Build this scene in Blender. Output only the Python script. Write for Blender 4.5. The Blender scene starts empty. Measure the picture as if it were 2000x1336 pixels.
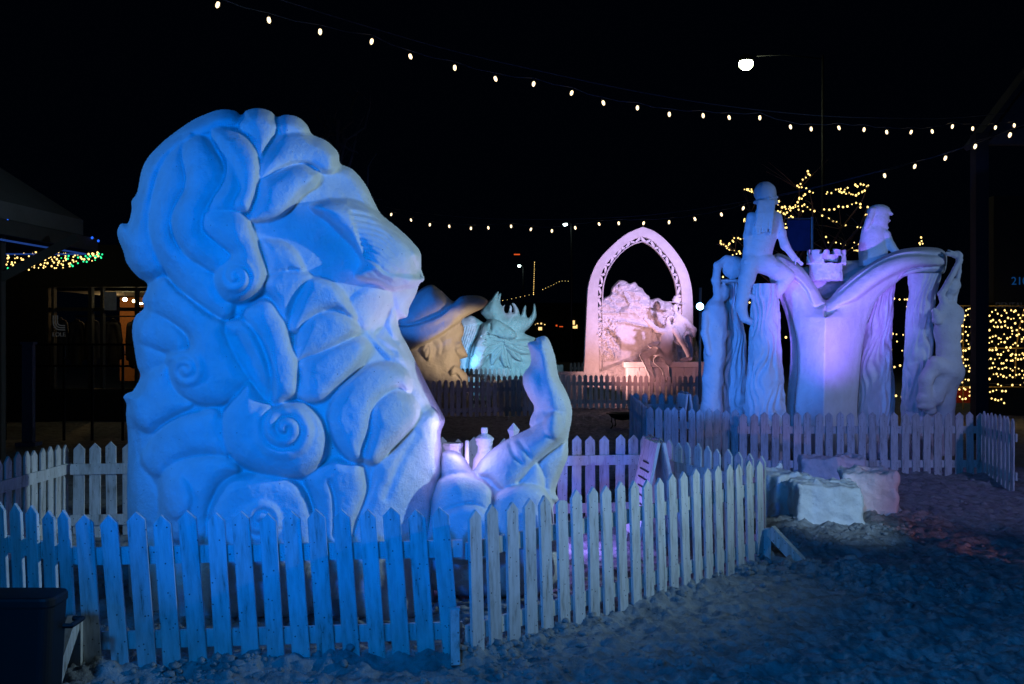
import bpy, math, random
import numpy as np
from mathutils import Vector, Matrix
random.seed(7)
rng = np.random.default_rng(7)
sc = bpy.context.scene
R = math.radians
# ---------------------------------------------------------------- camera
FOC, CH, HOR = 1944.0, 1.65, 660.0
cam_d = bpy.data.cameras.new('camera'); cam = bpy.data.objects.new('camera', cam_d)
sc.collection.objects.link(cam); sc.camera = cam
cam.location = (0, 0, CH); cam.rotation_euler = (R(90), 0, 0)
cam_d.sensor_width = 36; cam_d.lens = 36 * FOC / 2000
cam_d.shift_y = -(668 - HOR) / 2000
cam_d.clip_start = .05; cam_d.clip_end = 2000
# ---------------------------------------------------------------- world: night sky
w = bpy.data.worlds.new('World'); sc.world = w; w.use_nodes = True
bg = w.node_tree.nodes['Background']; bg.inputs[0].default_value = (.05, .2, .6, 1); bg.inputs[1].default_value = .0022
sc.view_settings.view_transform = 'Standard'; sc.view_settings.look = 'None'
sc.view_settings.exposure = 0; sc.view_settings.gamma = 1
sc.cycles.max_bounces = 5; sc.cycles.diffuse_bounces = 3; sc.cycles.sample_clamp_indirect = 4

def P(px, py, Z):
    """world point seen in the photograph at (px,py), Z metres ahead of the camera"""
    return Vector(((px - 1000) / FOC * Z, Z, CH - (py - HOR) / FOC * Z))

# ---------------------------------------------------------------- flood lights of the festival and added fill lamps
def spot(name, loc, target, color, power, angle=60, blend=.5, size=.05):
    d = bpy.data.lights.new(name, 'SPOT'); d.color = color; d.energy = power
    d.spot_size = R(angle); d.spot_blend = blend; d.shadow_soft_size = size
    o = bpy.data.objects.new(name, d); sc.collection.objects.link(o)
    o.location = loc
    o.rotation_euler = (Vector(target) - Vector(loc)).to_track_quat('-Z', 'Y').to_euler()
    return o
def lamp(name, loc, color, power, size=.05):
    d = bpy.data.lights.new(name, 'POINT'); d.color = color; d.energy = power; d.shadow_soft_size = size
    o = bpy.data.objects.new(name, d); sc.collection.objects.link(o); o.location = loc
    return o
LIGHTS = dict(
    blue=((-2.5, -.6, 2.7), (-.95, 6.0, 1.9), (.0, .155, 1), 1150, 38, .6, .10),
    white=((6.9, 5.5, 2.9), (-.15, 6.8, 2.2), (.52, .82, 1), 1180, 53, .9, .07),
    side=((-6.2, 5.7, 3.6), (-1.2, 6.2, 1.7), (.10, .42, 1), 190, 50, .7, .06),
    ground_fill=((-1.6, -2.5, 4.2), (1.6, 5.8, 0), (.0, .27, 1), 1000, 78, .8, .3),  # added wide blue fill that tints the foreground snow, not a festival lamp
    fence_fill=((6.5, 3.2, 3.2), (4.0, 12.0, .7), (.42, .42, 1), 560, 34, .8, .12),  # added fill giving the far fence its purple-grey tone
    block_fill=((3.9, 3.4, 2.4), (2.75, 8.9, .3), (.46, .72, 1), 680, 15, .8, .1),  # added narrow fill for the snow blocks, which the white lamp misses
)
for k, a in LIGHTS.items(): spot('floodlight_' + k, *a)
# purple lamp on the ground inside the enclosure, between beard and hand
lamp('floodlight_purple', P(904, 872, 6.12), (.46, .40, 1), 3.6, .14)
spot('floodlight_orchid', P(985, 985, 5.85), P(800, 610, 6.3), (.62, .52, 1), 34, 44, .8, .05)  # added fill that puts a lavender glow under the brow and along the nose
lamp('floodlight_bottle', P(918, 905, 6.72), (.48, .32, 1), 3.5, .05)  # added fill beside the bottle to make it glow
lamp('floodlight_mauve', (.55, 7.9, .25), (.30, .22, 1), 14, .06)
# lamps round the second enclosure
spot('floodlight_violet', (4.0, 10.6, .92), (4.3, 13.3, 2.1), (.26, .14, 1), 720, 48, 1.0, .05)
spot('floodlight_azure', (-.6, 9.0, 1.6), (3.3, 13.6, 2.0), (.05, .23, 1), 950, 34, .6, .1)
spot('floodlight_cool', (8.6, 8.6, 3.6), (4.5, 13.6, 2.7), (.40, .60, 1), 300, 46, .6, .1)
spot('floodlight_red', (4.25, 4.9, .34), (3.45, 9.4, .12), (1, .36, .36), 80, 14, .6, .03)
# lamps round the far enclosures
spot('floodlight_salmon', (2.2, 24.1, .75), (3.4, 26.0, 1.6), (1, .46, .42), 120, 130, .7, .1)
spot('floodlight_rose', (1.9, 21.2, 1.1), (3.8, 25.2, 1.3), (1, .36, .34), 150, 46, .7, .1)
spot('floodlight_lilac', (5.6, 20.0, 3.2), (3.3, 25.5, 3.1), (.70, .50, 1), 2100, 38, .7, .12)
spot('floodlight_amber', (.6, 19.9, .98), (-1.2, 22.4, 1.55), (1, .66, .34), 230, 40, .6, .08)
spot('floodlight_sapphire', (-4.8, 17.5, 2.4), (-1.6, 22.4, 2.2), (.0, .20, 1), 620, 16, .6, .06)
spot('floodlight_teal', (1.8, 25.0, 2.4), (-.1, 30.5, 1.5), (.28, .72, 1), 900, 40, .6, .1)
lamp('floodlight_ice', P(918, 705, 29.9), (.12, .48, 1), 12, .05)

# ---------------------------------------------------------------- helpers
C = sc.collection
def tag(o, label=None, cat=None, group=None, kind=None):
    if label: o['label'] = label
    if cat: o['category'] = cat
    if group: o['group'] = group
    if kind: o['kind'] = kind
    return o
def empty(name, loc, label=None, cat=None, group=None, rz=0):
    o = bpy.data.objects.new(name, None); C.objects.link(o)
    o.location = loc; o.rotation_euler = (0, 0, rz); o.empty_display_size = .1
    return tag(o, label, cat, group)
def mesh_np(name, verts, faces, mat=None, parent=None, smooth=True, loc=None):
    """verts (n,3) world (or parent-local) coordinates; faces list or (m,4) array"""
    me = bpy.data.meshes.new(name)
    V = np.asarray(verts, dtype=np.float32)
    if isinstance(faces, np.ndarray):
        F = faces.astype(np.int32); k = F.shape[1]
        me.vertices.add(len(V)); me.vertices.foreach_set('co', V.ravel())
        me.loops.add(F.size); me.loops.foreach_set('vertex_index', F.ravel())
        me.polygons.add(len(F)); me.polygons.foreach_set('loop_start', np.arange(0, F.size, k, dtype=np.int32))
        me.update(calc_edges=True)
    else:
        me.from_pydata([tuple(v) for v in V.tolist()], [], faces); me.update()
    me.validate()
    if smooth: me.polygons.foreach_set('use_smooth', [True] * len(me.polygons))
    if mat: me.materials.append(mat)
    o = bpy.data.objects.new(name, me); C.objects.link(o)
    if parent is not None: o.parent = parent; o.matrix_parent_inverse = parent.matrix_basis.inverted()
    if loc is not None: o.location = loc
    return o
class MB:
    def __init__(s): s.v = []; s.f = []
    def add(s, vs, fs):
        b = len(s.v); s.v += [tuple(v) for v in vs]; s.f += [tuple(i + b for i in f) for f in fs]
    def box(s, c, d, rot=None, bev=0):
        x, y, z = d[0] / 2, d[1] / 2, d[2] / 2
        vs = [Vector((i * x, j * y, k * z)) for i in (-1, 1) for j in (-1, 1) for k in (-1, 1)]
        if rot is not None: vs = [rot @ v for v in vs]
        s.add([v + Vector(c) for v in vs], [(0, 1, 3, 2), (4, 6, 7, 5), (0, 4, 5, 1), (2, 3, 7, 6), (0, 2, 6, 4), (1, 5, 7, 3)])
    def bar(s, a, b, w, h=None):
        a, b = Vector(a), Vector(b); h = h or w; d = b - a
        q = d.to_track_quat('Z', 'Y').to_matrix(); s.box((a + b) / 2, (w, h, d.length), q)
    def tube(s, pts, r, n=6):
        pts = [Vector(p) for p in pts]; m = len(pts)
        rs = r if isinstance(r, (list, tuple)) else [r] * m
        vs = []; up = Vector((0, 0, 1))
        for i, p in enumerate(pts):
            t = (pts[min(i + 1, m - 1)] - pts[max(i - 1, 0)]).normalized()
            u = t.cross(up)
            if u.length < 1e-3: u = t.cross(Vector((1, 0, 0)))
            u.normalize(); v = t.cross(u)
            vs += [p + (u * math.cos(2 * math.pi * k / n) + v * math.sin(2 * math.pi * k / n)) * rs[i] for k in range(n)]
        fs = [(i * n + k, i * n + (k + 1) % n, (i + 1) * n + (k + 1) % n, (i + 1) * n + k) for i in range(m - 1) for k in range(n)]
        fs += [tuple(range(n - 1, -1, -1)), tuple((m - 1) * n + k for k in range(n))]
        s.add(vs, fs)
    def lathe(s, c, prof, n=16):
        vs = [Vector(c) + Vector((r * math.cos(2 * math.pi * k / n), r * math.sin(2 * math.pi * k / n), z)) for r, z in prof for k in range(n)]
        m = len(prof)
        fs = [(i * n + k, i * n + (k + 1) % n, (i + 1) * n + (k + 1) % n, (i + 1) * n + k) for i in range(m - 1) for k in range(n)]
        fs += [tuple(range(n - 1, -1, -1)), tuple((m - 1) * n + k for k in range(n))]
        s.add(vs, fs)
    def prism(s, poly, a, b):
        """poly list of Vector (planar), extruded by vector b-a"""
        n = len(poly); d = Vector(b) - Vector(a)
        s.add(poly + [p + d for p in poly], [tuple(range(n)), tuple(range(2 * n - 1, n - 1, -1))] + [(i, i + n, (i + 1) % n + n, (i + 1) % n) for i in range(n)])
    def build(s, name, mat, parent=None, smooth=False, origin=None):
        o = mesh_np(name, np.array(s.v), s.f, mat, parent, smooth)
        return o
def local(parent, o):
    """keep a child built in world coordinates in place under its parent"""
    o.parent = parent; o.matrix_parent_inverse = Matrix.Translation(-Vector(parent.location)) if parent.rotation_euler.z == 0 else parent.matrix_basis.inverted()
    return o

# numpy value noise
def _h(ix, iy, seed):
    n = (ix * 374761393 + iy * 668265263 + seed * 1442695041) & 0xffffffff
    n = ((n ^ (n >> 13)) * 1274126177) & 0xffffffff
    return ((n ^ (n >> 16)) & 0xffff) / 65535.0
def vnoise(x, y, seed=0):
    ix = np.floor(x).astype(np.int64); iy = np.floor(y).astype(np.int64)
    fx = x - ix; fy = y - iy; fx = fx * fx * fx * (fx * (fx * 6 - 15) + 10); fy = fy * fy * fy * (fy * (fy * 6 - 15) + 10)
    a = _h(ix, iy, seed); b = _h(ix + 1, iy, seed); c = _h(ix, iy + 1, seed); d = _h(ix + 1, iy + 1, seed)
    return (a + (b - a) * fx) * (1 - fy) + (c + (d - c) * fx) * fy
def fbm(x, y, oct=4, seed=0, gain=.5):
    s = 0; a = 1; t = 0
    for i in range(oct):
        s = s + a * (vnoise(x, y, seed + i) * 2 - 1); t += a; a *= gain
        x, y = x * 1.93 + y * .42 + 7.3, y * 1.93 - x * .42 + 3.1
    return s / t

# ---------------------------------------------------------------- materials
def nodemat(name):
    m = bpy.data.materials.new(name); m.use_nodes = True
    nt = m.node_tree; return m, nt, nt.nodes['Principled BSDF']
def ramp(nt, src, stops):
    r = nt.nodes.new('ShaderNodeValToRGB'); nt.links.new(src, r.inputs[0])
    e = r.color_ramp.elements
    e[0].position, e[0].color = stops[0][0], stops[0][1]; e[1].position, e[1].color = stops[-1][0], stops[-1][1]
    for p, c in stops[1:-1]:
        n = e.new(p); n.color = c
    return r.outputs[0]
def g(v, t=(1, 1, 1)): return (v * t[0], v * t[1], v * t[2], 1)
def snow_mat(name, base=.8, dirt=.15, scale=9, bump=.25, fine=90, sss=True, specks=True):
    m, nt, b = nodemat(name); N = nt.nodes; L = nt.links
    tc = N.new('ShaderNodeTexCoord')
    n1 = N.new('ShaderNodeTexNoise'); n1.inputs['Scale'].default_value = scale; n1.inputs['Detail'].default_value = 8; n1.inputs['Roughness'].default_value = .62
    L.new(tc.outputs['Object'], n1.inputs['Vector'])
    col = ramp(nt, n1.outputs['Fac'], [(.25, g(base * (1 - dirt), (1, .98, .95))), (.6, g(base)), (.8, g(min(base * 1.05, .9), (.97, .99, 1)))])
    n2 = N.new('ShaderNodeTexNoise'); n2.inputs['Scale'].default_value = fine; n2.inputs['Detail'].default_value = 5; n2.inputs['Roughness'].default_value = .7
    L.new(tc.outputs['Object'], n2.inputs['Vector'])
    if specks:
        v = N.new('ShaderNodeTexVoronoi'); v.inputs['Scale'].default_value = 13; L.new(tc.outputs['Object'], v.inputs['Vector'])
        sp = ramp(nt, v.outputs['Distance'], [(.035, g(.16)), (.055, g(1))])
        mx = N.new('ShaderNodeMix'); mx.data_type = 'RGBA'; mx.blend_type = 'MULTIPLY'; mx.inputs[0].default_value = .8
        L.new(col, mx.inputs[6]); L.new(sp, mx.inputs[7]); col = mx.outputs[2]
    L.new(col, b.inputs['Base Color'])
    b.inputs['Roughness'].default_value = .72; b.inputs['Specular IOR Level'].default_value = .25
    bp = N.new('ShaderNodeBump'); bp.inputs['Strength'].default_value = bump; bp.inputs['Distance'].default_value = .03
    ad = N.new('ShaderNodeMath'); ad.operation = 'ADD'; L.new(n1.outputs['Fac'], ad.inputs[0])
    mu = N.new('ShaderNodeMath'); mu.operation = 'MULTIPLY'; mu.inputs[1].default_value = .35; L.new(n2.outputs['Fac'], mu.inputs[0]); L.new(mu.outputs[0], ad.inputs[1])
    L.new(ad.outputs[0], bp.inputs['Height']); L.new(bp.outputs[0], b.inputs['Normal'])
    return m
def plain(name, col, rough=.6, metal=0, bump=0, scale=20, var=.25):
    m, nt, b = nodemat(name); N = nt.nodes; L = nt.links
    tc = N.new('ShaderNodeTexCoord'); n = N.new('ShaderNodeTexNoise'); n.inputs['Scale'].default_value = scale; n.inputs['Detail'].default_value = 6
    L.new(tc.outputs['Object'], n.inputs['Vector'])
    c = ramp(nt, n.outputs['Fac'], [(.3, (col[0] * (1 - var), col[1] * (1 - var), col[2] * (1 - var), 1)), (.7, (*col, 1))])
    L.new(c, b.inputs['Base Color']); b.inputs['Roughness'].default_value = rough; b.inputs['Metallic'].default_value = metal
    if bump:
        bp = N.new('ShaderNodeBump'); bp.inputs['Strength'].default_value = bump; bp.inputs['Distance'].default_value = .01
        L.new(n.outputs['Fac'], bp.inputs['Height']); L.new(bp.outputs[0], b.inputs['Normal'])
    return m
def emit(name, col, s):
    m, nt, b = nodemat(name); b.inputs['Base Color'].default_value = (0, 0, 0, 1)
    b.inputs['Emission Color'].default_value = (*col, 1); b.inputs['Emission Strength'].default_value = s
    return m
M = {}
M['sculpt'] = snow_mat('carved_snow', .80, .14, 5, .8, 60)
M['sculpt_far'] = snow_mat('carved_snow_coarse', .78, .16, 4, .6, 26, specks=False)
M['ground'] = snow_mat('trodden_snow', .42, .6, 9, 1.0, 42, specks=False)
M['block'] = snow_mat('packed_snow', .78, .25, 7, .9, 40)
def wood_white():
    m, nt, b = nodemat('white_painted_wood'); N = nt.nodes; L = nt.links
    tc = N.new('ShaderNodeTexCoord'); mp = N.new('ShaderNodeMapping'); L.new(tc.outputs['Object'], mp.inputs[0])
    oi = N.new('ShaderNodeObjectInfo'); cb = N.new('ShaderNodeVectorMath'); cb.operation = 'ADD'
    L.new(tc.outputs['Object'], cb.inputs[0])
    sc_ = N.new('ShaderNodeVectorMath'); sc_.operation = 'SCALE'; sc_.inputs['Scale'].default_value = 37
    L.new(oi.outputs['Random'], sc_.inputs[0]); L.new(sc_.outputs[0], cb.inputs[1]); L.new(cb.outputs[0], mp.inputs[0])
    mp.inputs['Scale'].default_value = (14, 14, 2.2)
    n = N.new('ShaderNodeTexNoise'); n.inputs['Scale'].default_value = 2.2; n.inputs['Detail'].default_value = 9; n.inputs['Roughness'].default_value = .68
    L.new(mp.outputs[0], n.inputs['Vector'])
    c = ramp(nt, n.outputs['Fac'], [(.30, (.26, .23, .19, 1)), (.42, (.58, .57, .54, 1)), (.58, (.74, .74, .73, 1))])
    v = N.new('ShaderNodeTexVoronoi'); v.inputs['Scale'].default_value = 26; L.new(cb.outputs[0], v.inputs['Vector'])
    sp = ramp(nt, v.outputs['Distance'], [(.09, g(.06)), (.13, g(1))])
    mx = N.new('ShaderNodeMix'); mx.data_type = 'RGBA'; mx.blend_type = 'MULTIPLY'; mx.inputs[0].default_value = .85
    L.new(c, mx.inputs[6]); L.new(sp, mx.inputs[7])
    # each board a slightly different age
    mr = N.new('ShaderNodeMapRange'); mr.inputs[3].default_value = .82; mr.inputs[4].default_value = 1.0; L.new(oi.outputs['Random'], mr.inputs[0])
    m2 = N.new('ShaderNodeVectorMath'); m2.operation = 'SCALE'; L.new(mx.outputs[2], m2.inputs[0]); L.new(mr.outputs[0], m2.inputs['Scale'])
    L.new(m2.outputs[0], b.inputs['Base Color']); b.inputs['Roughness'].default_value = .55
    bp = N.new('ShaderNodeBump'); bp.inputs['Strength'].default_value = .3; bp.inputs['Distance'].default_value = .004
    L.new(n.outputs['Fac'], bp.inputs['Height']); L.new(bp.outputs[0], b.inputs['Normal'])
    return m
M['white'] = wood_white()
M['black'] = plain('black_plastic', (.003, .003, .0035), .6)
M['iron'] = plain('black_iron', (.006, .006, .007), .6, .4)
M['cable'] = plain('dark_cable', (.05, .06, .08), .5)
M['bark'] = plain('dark_bark', (.09, .06, .045), .9, bump=.5, scale=30)
M['wall'] = plain('dark_cladding', (.014, .016, .015), .8, scale=3)
M['timber'] = plain('dark_timber', (.03, .028, .027), .75, scale=8)
M['steel'] = plain('galvanised_steel', (.4, .42, .45), .45, .5)
M['bulb'] = emit('warm_bulb', (1, .74, .42), 2.8)
M['fairy'] = emit('warm_fairy_light', (1, .66, .20), 2.6)
M['fairy_green'] = emit('green_fairy_light', (.03, 1, .35), 1.6)
M['fairy_blue'] = emit('blue_fairy_light', (.02, .14, 1), 1.2)
M['street'] = emit('streetlamp_lens', (.92, 1, .62), 40)
M['street_far'] = emit('far_streetlamp_lens', (.75, 1, .9), 12)
M['flood_lens'] = emit('blue_white_lamp_lens', (.25, .6, 1), 14)
# ---------------------------------------------------------------- outline + relief tools
def catmull(pts, n=7, closed=True):
    p = np.array(pts, float); m = len(p); out = []
    rngi = range(m if closed else m - 1)
    for i in rngi:
        if closed: a, b, c, d = p[(i - 1) % m], p[i], p[(i + 1) % m], p[(i + 2) % m]
        else: a, b, c, d = p[max(i - 1, 0)], p[i], p[i + 1], p[min(i + 2, m - 1)]
        for k in range(n):
            t = k / n
            out.append(.5 * ((2 * b) + (-a + c) * t + (2 * a - 5 * b + 4 * c - d) * t * t + (-a + 3 * b - 3 * c + d) * t ** 3))
    if not closed: out.append(p[-1])
    return np.array(out)
def seg_dist(X, Y, V, closed=True):
    """distance, nearest point, inside flag"""
    A = V; B = np.roll(V, -1, 0)
    if not closed: A, B = V[:-1], V[1:]
    shp = X.shape; x = X.ravel(); y = Y.ravel()
    best = np.full(x.shape, 1e18); nx = np.zeros_like(x); ny = np.zeros_like(y); ins = np.zeros(x.shape, bool)
    for (ax, ay), (bx, by) in zip(A, B):
        dx, dy = bx - ax, by - ay; L = dx * dx + dy * dy + 1e-12
        t = np.clip(((x - ax) * dx + (y - ay) * dy) / L, 0, 1)
        qx = ax + t * dx; qy = ay + t * dy; d = (x - qx) ** 2 + (y - qy) ** 2
        k = d < best; best[k] = d[k]; nx[k] = qx[k]; ny[k] = qy[k]
        if closed and dy != 0:
            c = ((ay > y) != (by > y)) & (x < dx * (y - ay) / dy + ax); ins ^= c
    return np.sqrt(best).reshape(shp), nx.reshape(shp), ny.reshape(shp), ins.reshape(shp)
def sd_poly(X, Y, V):
    d, nx, ny, i = seg_dist(X, Y, V); return np.where(i, d, -d), nx, ny
def blur(H, k, mask=None):
    if k < 1: return H
    W = np.ones_like(H) if mask is None else mask.astype(float)
    A = H * W
    def b1(a, ax):
        a = np.moveaxis(a, ax, 0); p = np.pad(a, [(k + 1, k)] + [(0, 0)] * (a.ndim - 1))
        c = np.cumsum(p, 0); r = c[2 * k + 1:] - c[:-2 * k - 1]
        return np.moveaxis(r, 0, ax)
    for _ in range(2):
        A = b1(b1(A, 0), 1); W = b1(b1(W, 0), 1)
    return A / np.maximum(W, 1e-9)
def dome(t): t = np.clip(t, 0, 1); return np.sqrt(1 - (1 - t) ** 2)

def relief(name, mat, outline, Z, layers=(), cell=2.2, R_=.5, W=150, Rb=None, bl=8, parent=None, edge=10, noise=(.006, .03),
           split=None, post=0, smooth_out=7, tree=None, back_lump=.06):
    """A carved body with front and back: outline traced at distance Z, thickness R_ towards the viewer and Rb
    away from it, every layer a carved lobe / groove / scroll lying on the body."""
    V = catmull(outline, smooth_out); Rb = R_ if Rb is None else Rb
    x0, y0 = V.min(0) - 2 * cell; x1, y1 = V.max(0) + 2 * cell
    xs = np.arange(x0, x1, cell); ys = np.arange(y0, y1, cell)
    X, Y = np.meshgrid(xs, ys)
    sd, qx, qy = sd_poly(X, Y, V)
    ins = sd > 0
    body = R_ * dome(sd / W) * ins
    body = blur(body, bl, ins) if bl else body
    back = Rb * dome(sd / W) * ins; back = blur(back, bl, ins)
    m = Z / FOC
    H = body.copy(); ID = np.zeros(X.shape, int)
    for li, l in enumerate(layers):
        k = l[0]
        if k == 'lobe':
            _, poly, off, rise, wid, opt = l
            LV = catmull(poly, 6); a, b = LV.min(0) - 4, LV.max(0) + 4
            s = (slice(max(int((a[1] - y0) / cell), 0), max(int((b[1] - y0) / cell) + 2, 0)), slice(max(int((a[0] - x0) / cell), 0), max(int((b[0] - x0) / cell) + 2, 0)))
            if H[s].size == 0: continue
            d, _, _ = sd_poly(X[s], Y[s], LV); t = dome(d / wid)
            cx, cy = LV.mean(0); tx, ty = opt.get('tilt', (0, 0))
            h = body[s] + off + rise * t + (tx * (X[s] - cx) + ty * (Y[s] - cy)) / 100 * np.clip(d / 12, 0, 1)
            if opt.get('max'): k2 = (d > 0) & (h > H[s])
            else: k2 = d > 0
            if opt.get('add'): h = H[s] + rise * t
            Hs = H[s]; Hs[k2] = h[k2]; H[s] = Hs
            if 'id' in opt:
                I = ID[s]; I[k2] = opt['id']; ID[s] = I
        elif k == 'groove':
            _, pts, depth, wid = l
            LV = catmull(pts, 6, False); a, b = LV.min(0) - 4 * wid, LV.max(0) + 4 * wid
            s = (slice(max(int((a[1] - y0) / cell), 0), max(int((b[1] - y0) / cell) + 2, 0)), slice(max(int((a[0] - x0) / cell), 0), max(int((b[0] - x0) / cell) + 2, 0)))
            if H[s].size == 0: continue
            d, _, _, _ = seg_dist(X[s], Y[s], LV, False)
            H[s] -= depth * np.exp(-(d / wid) ** 2)
        elif k == 'spiral':
            _, cx, cy, r0, pitch, depth, hand, ph = l
            r = np.hypot(X - cx, Y - cy); th = np.arctan2(Y - cy, X - cx) * hand + ph
            f = (r / pitch - th / (2 * math.pi)) % 1.0
            fade = np.clip((r0 - r) / (r0 * .3), 0, 1)
            H += depth * fade * (np.sqrt(np.clip(1 - (2 * f - 1) ** 2, 0, 1)) - .6) + depth * .5 * np.clip(1 - r / r0, 0, 1)
        elif k == 'fn':
            H = l[1](X, Y, H, sd, body)
        elif k == 'blur':
            H = blur(H, l[1], ins)
    if post: H = blur(H, post, ins)
    H += noise[0] * fbm(X * m / .11, Y * m / .11, 5, 3) + noise[1] * fbm(X * m / .9, Y * m / .9, 3, 9)
    e = dome(sd / edge); H = np.maximum(H * e, 0.0) + .002 * ins
    back = (back + back_lump * fbm(X * m / .45, Y * m / .45, 4, 17)) * e
    back = np.maximum(back, .0)
    # keep cells touching the inside, snap outer vertices on to the outline
    keepv = sd > -cell * .75
    out = keepv & (sd <= 0)
    X = np.where(out, qx, X); Y = np.where(out, qy, Y); H = np.where(out, 0, H); back = np.where(out, 0, back)
    r, c = X.shape
    cellok = keepv[:-1, :-1] & keepv[1:, :-1] & keepv[:-1, 1:] & keepv[1:, 1:]
    cellok &= (ins[:-1, :-1] | ins[1:, :-1] | ins[:-1, 1:] | ins[1:, 1:])
    idx = np.arange(r * c).reshape(r, c)
    q = np.stack([idx[:-1, :-1], idx[1:, :-1], idx[1:, 1:], idx[:-1, 1:]], -1)[cellok]
    def world(D):
        ZZ = Z + D; return np.stack([(X - 1000) / FOC * ZZ, ZZ, CH - (Y - HOR) / FOC * ZZ], -1).reshape(-1, 3)
    VF = world(-H); VB = world(back)
    isb = (~ins).ravel()
    allv = np.concatenate([VF, VB]); qb = q[:, ::-1] + r * c
    # boundary vertices of the back are welded to the front ones
    qb = np.where(isb[qb - r * c], qb - r * c, qb)
    fid = ID.ravel()
    qid = fid[q[:, 0]]
    def comp(F, nm, mt):
        u, inv = np.unique(F, return_inverse=True)
        return mesh_np(nm, allv[u], inv.reshape(F.shape), mt, parent)
    res = []
    if split:
        for i, nm in split.items():
            F = q[qid == i]
            if i == 0: F = np.concatenate([F, qb])
            if len(F): res.append(comp(F, nm, mat))
    else: res.append(comp(np.concatenate([q, qb]), name, mat))
    return res

# ---------------------------------------------------------------- solid sculpting by distance fields (surface nets)
def surface_nets(F, o, h):
    nx, ny, nz = F.shape; S = F < 0
    cs = np.zeros((nx - 1, ny - 1, nz - 1), np.int8)
    corners = [(i, j, k) for i in (0, 1) for j in (0, 1) for k in (0, 1)]
    for i, j, k in corners: cs += S[i:nx - 1 + i, j:ny - 1 + j, k:nz - 1 + k]
    act = (cs > 0) & (cs < 8); ci = np.argwhere(act)
    vid = -np.ones(act.shape, np.int64); vid[act] = np.arange(len(ci))
    acc = np.zeros((len(ci), 3)); cnt = np.zeros(len(ci))
    for a in corners:
        for ax in range(3):
            if a[ax]: continue
            b = list(a); b[ax] = 1
            fa = F[ci[:, 0] + a[0], ci[:, 1] + a[1], ci[:, 2] + a[2]]; fb = F[ci[:, 0] + b[0], ci[:, 1] + b[1], ci[:, 2] + b[2]]
            m = (fa < 0) != (fb < 0); t = fa[m] / (fa[m] - fb[m])
            p = np.tile(np.array(a, float), (m.sum(), 1)); p[:, ax] += t
            acc[m] += p; cnt[m] += 1
    V = (ci + acc / cnt[:, None]) * h + np.array(o)
    Q = []
    for ax in range(3):
        b, c = (ax + 1) % 3, (ax + 2) % 3
        sl0 = [slice(1, -1)] * 3; sl0[ax] = slice(0, -1); sl1 = [slice(1, -1)] * 3; sl1[ax] = slice(1, None)
        s0, s1 = S[tuple(sl0)], S[tuple(sl1)]
        e = np.argwhere(s0 != s1); st = s0[tuple(e.T)]
        base = e.copy(); base[:, b] += 1; base[:, c] += 1   # grid index of the edge
        def at(db, dc):
            g_ = base.copy(); g_[:, b] -= db; g_[:, c] -= dc; return vid[tuple(g_.T)]
        q = np.stack([at(1, 1), at(0, 1), at(0, 0), at(1, 0)], -1)
        q[~st] = q[~st][:, ::-1]; Q.append(q)
    Q = np.concatenate(Q); Q = Q[(Q >= 0).all(1)]
    return V, Q
def smin(a, b, k):
    h = np.clip(.5 + .5 * (b - a) / k, 0, 1); return b + (a - b) * h - k * h * (1 - h)
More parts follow.
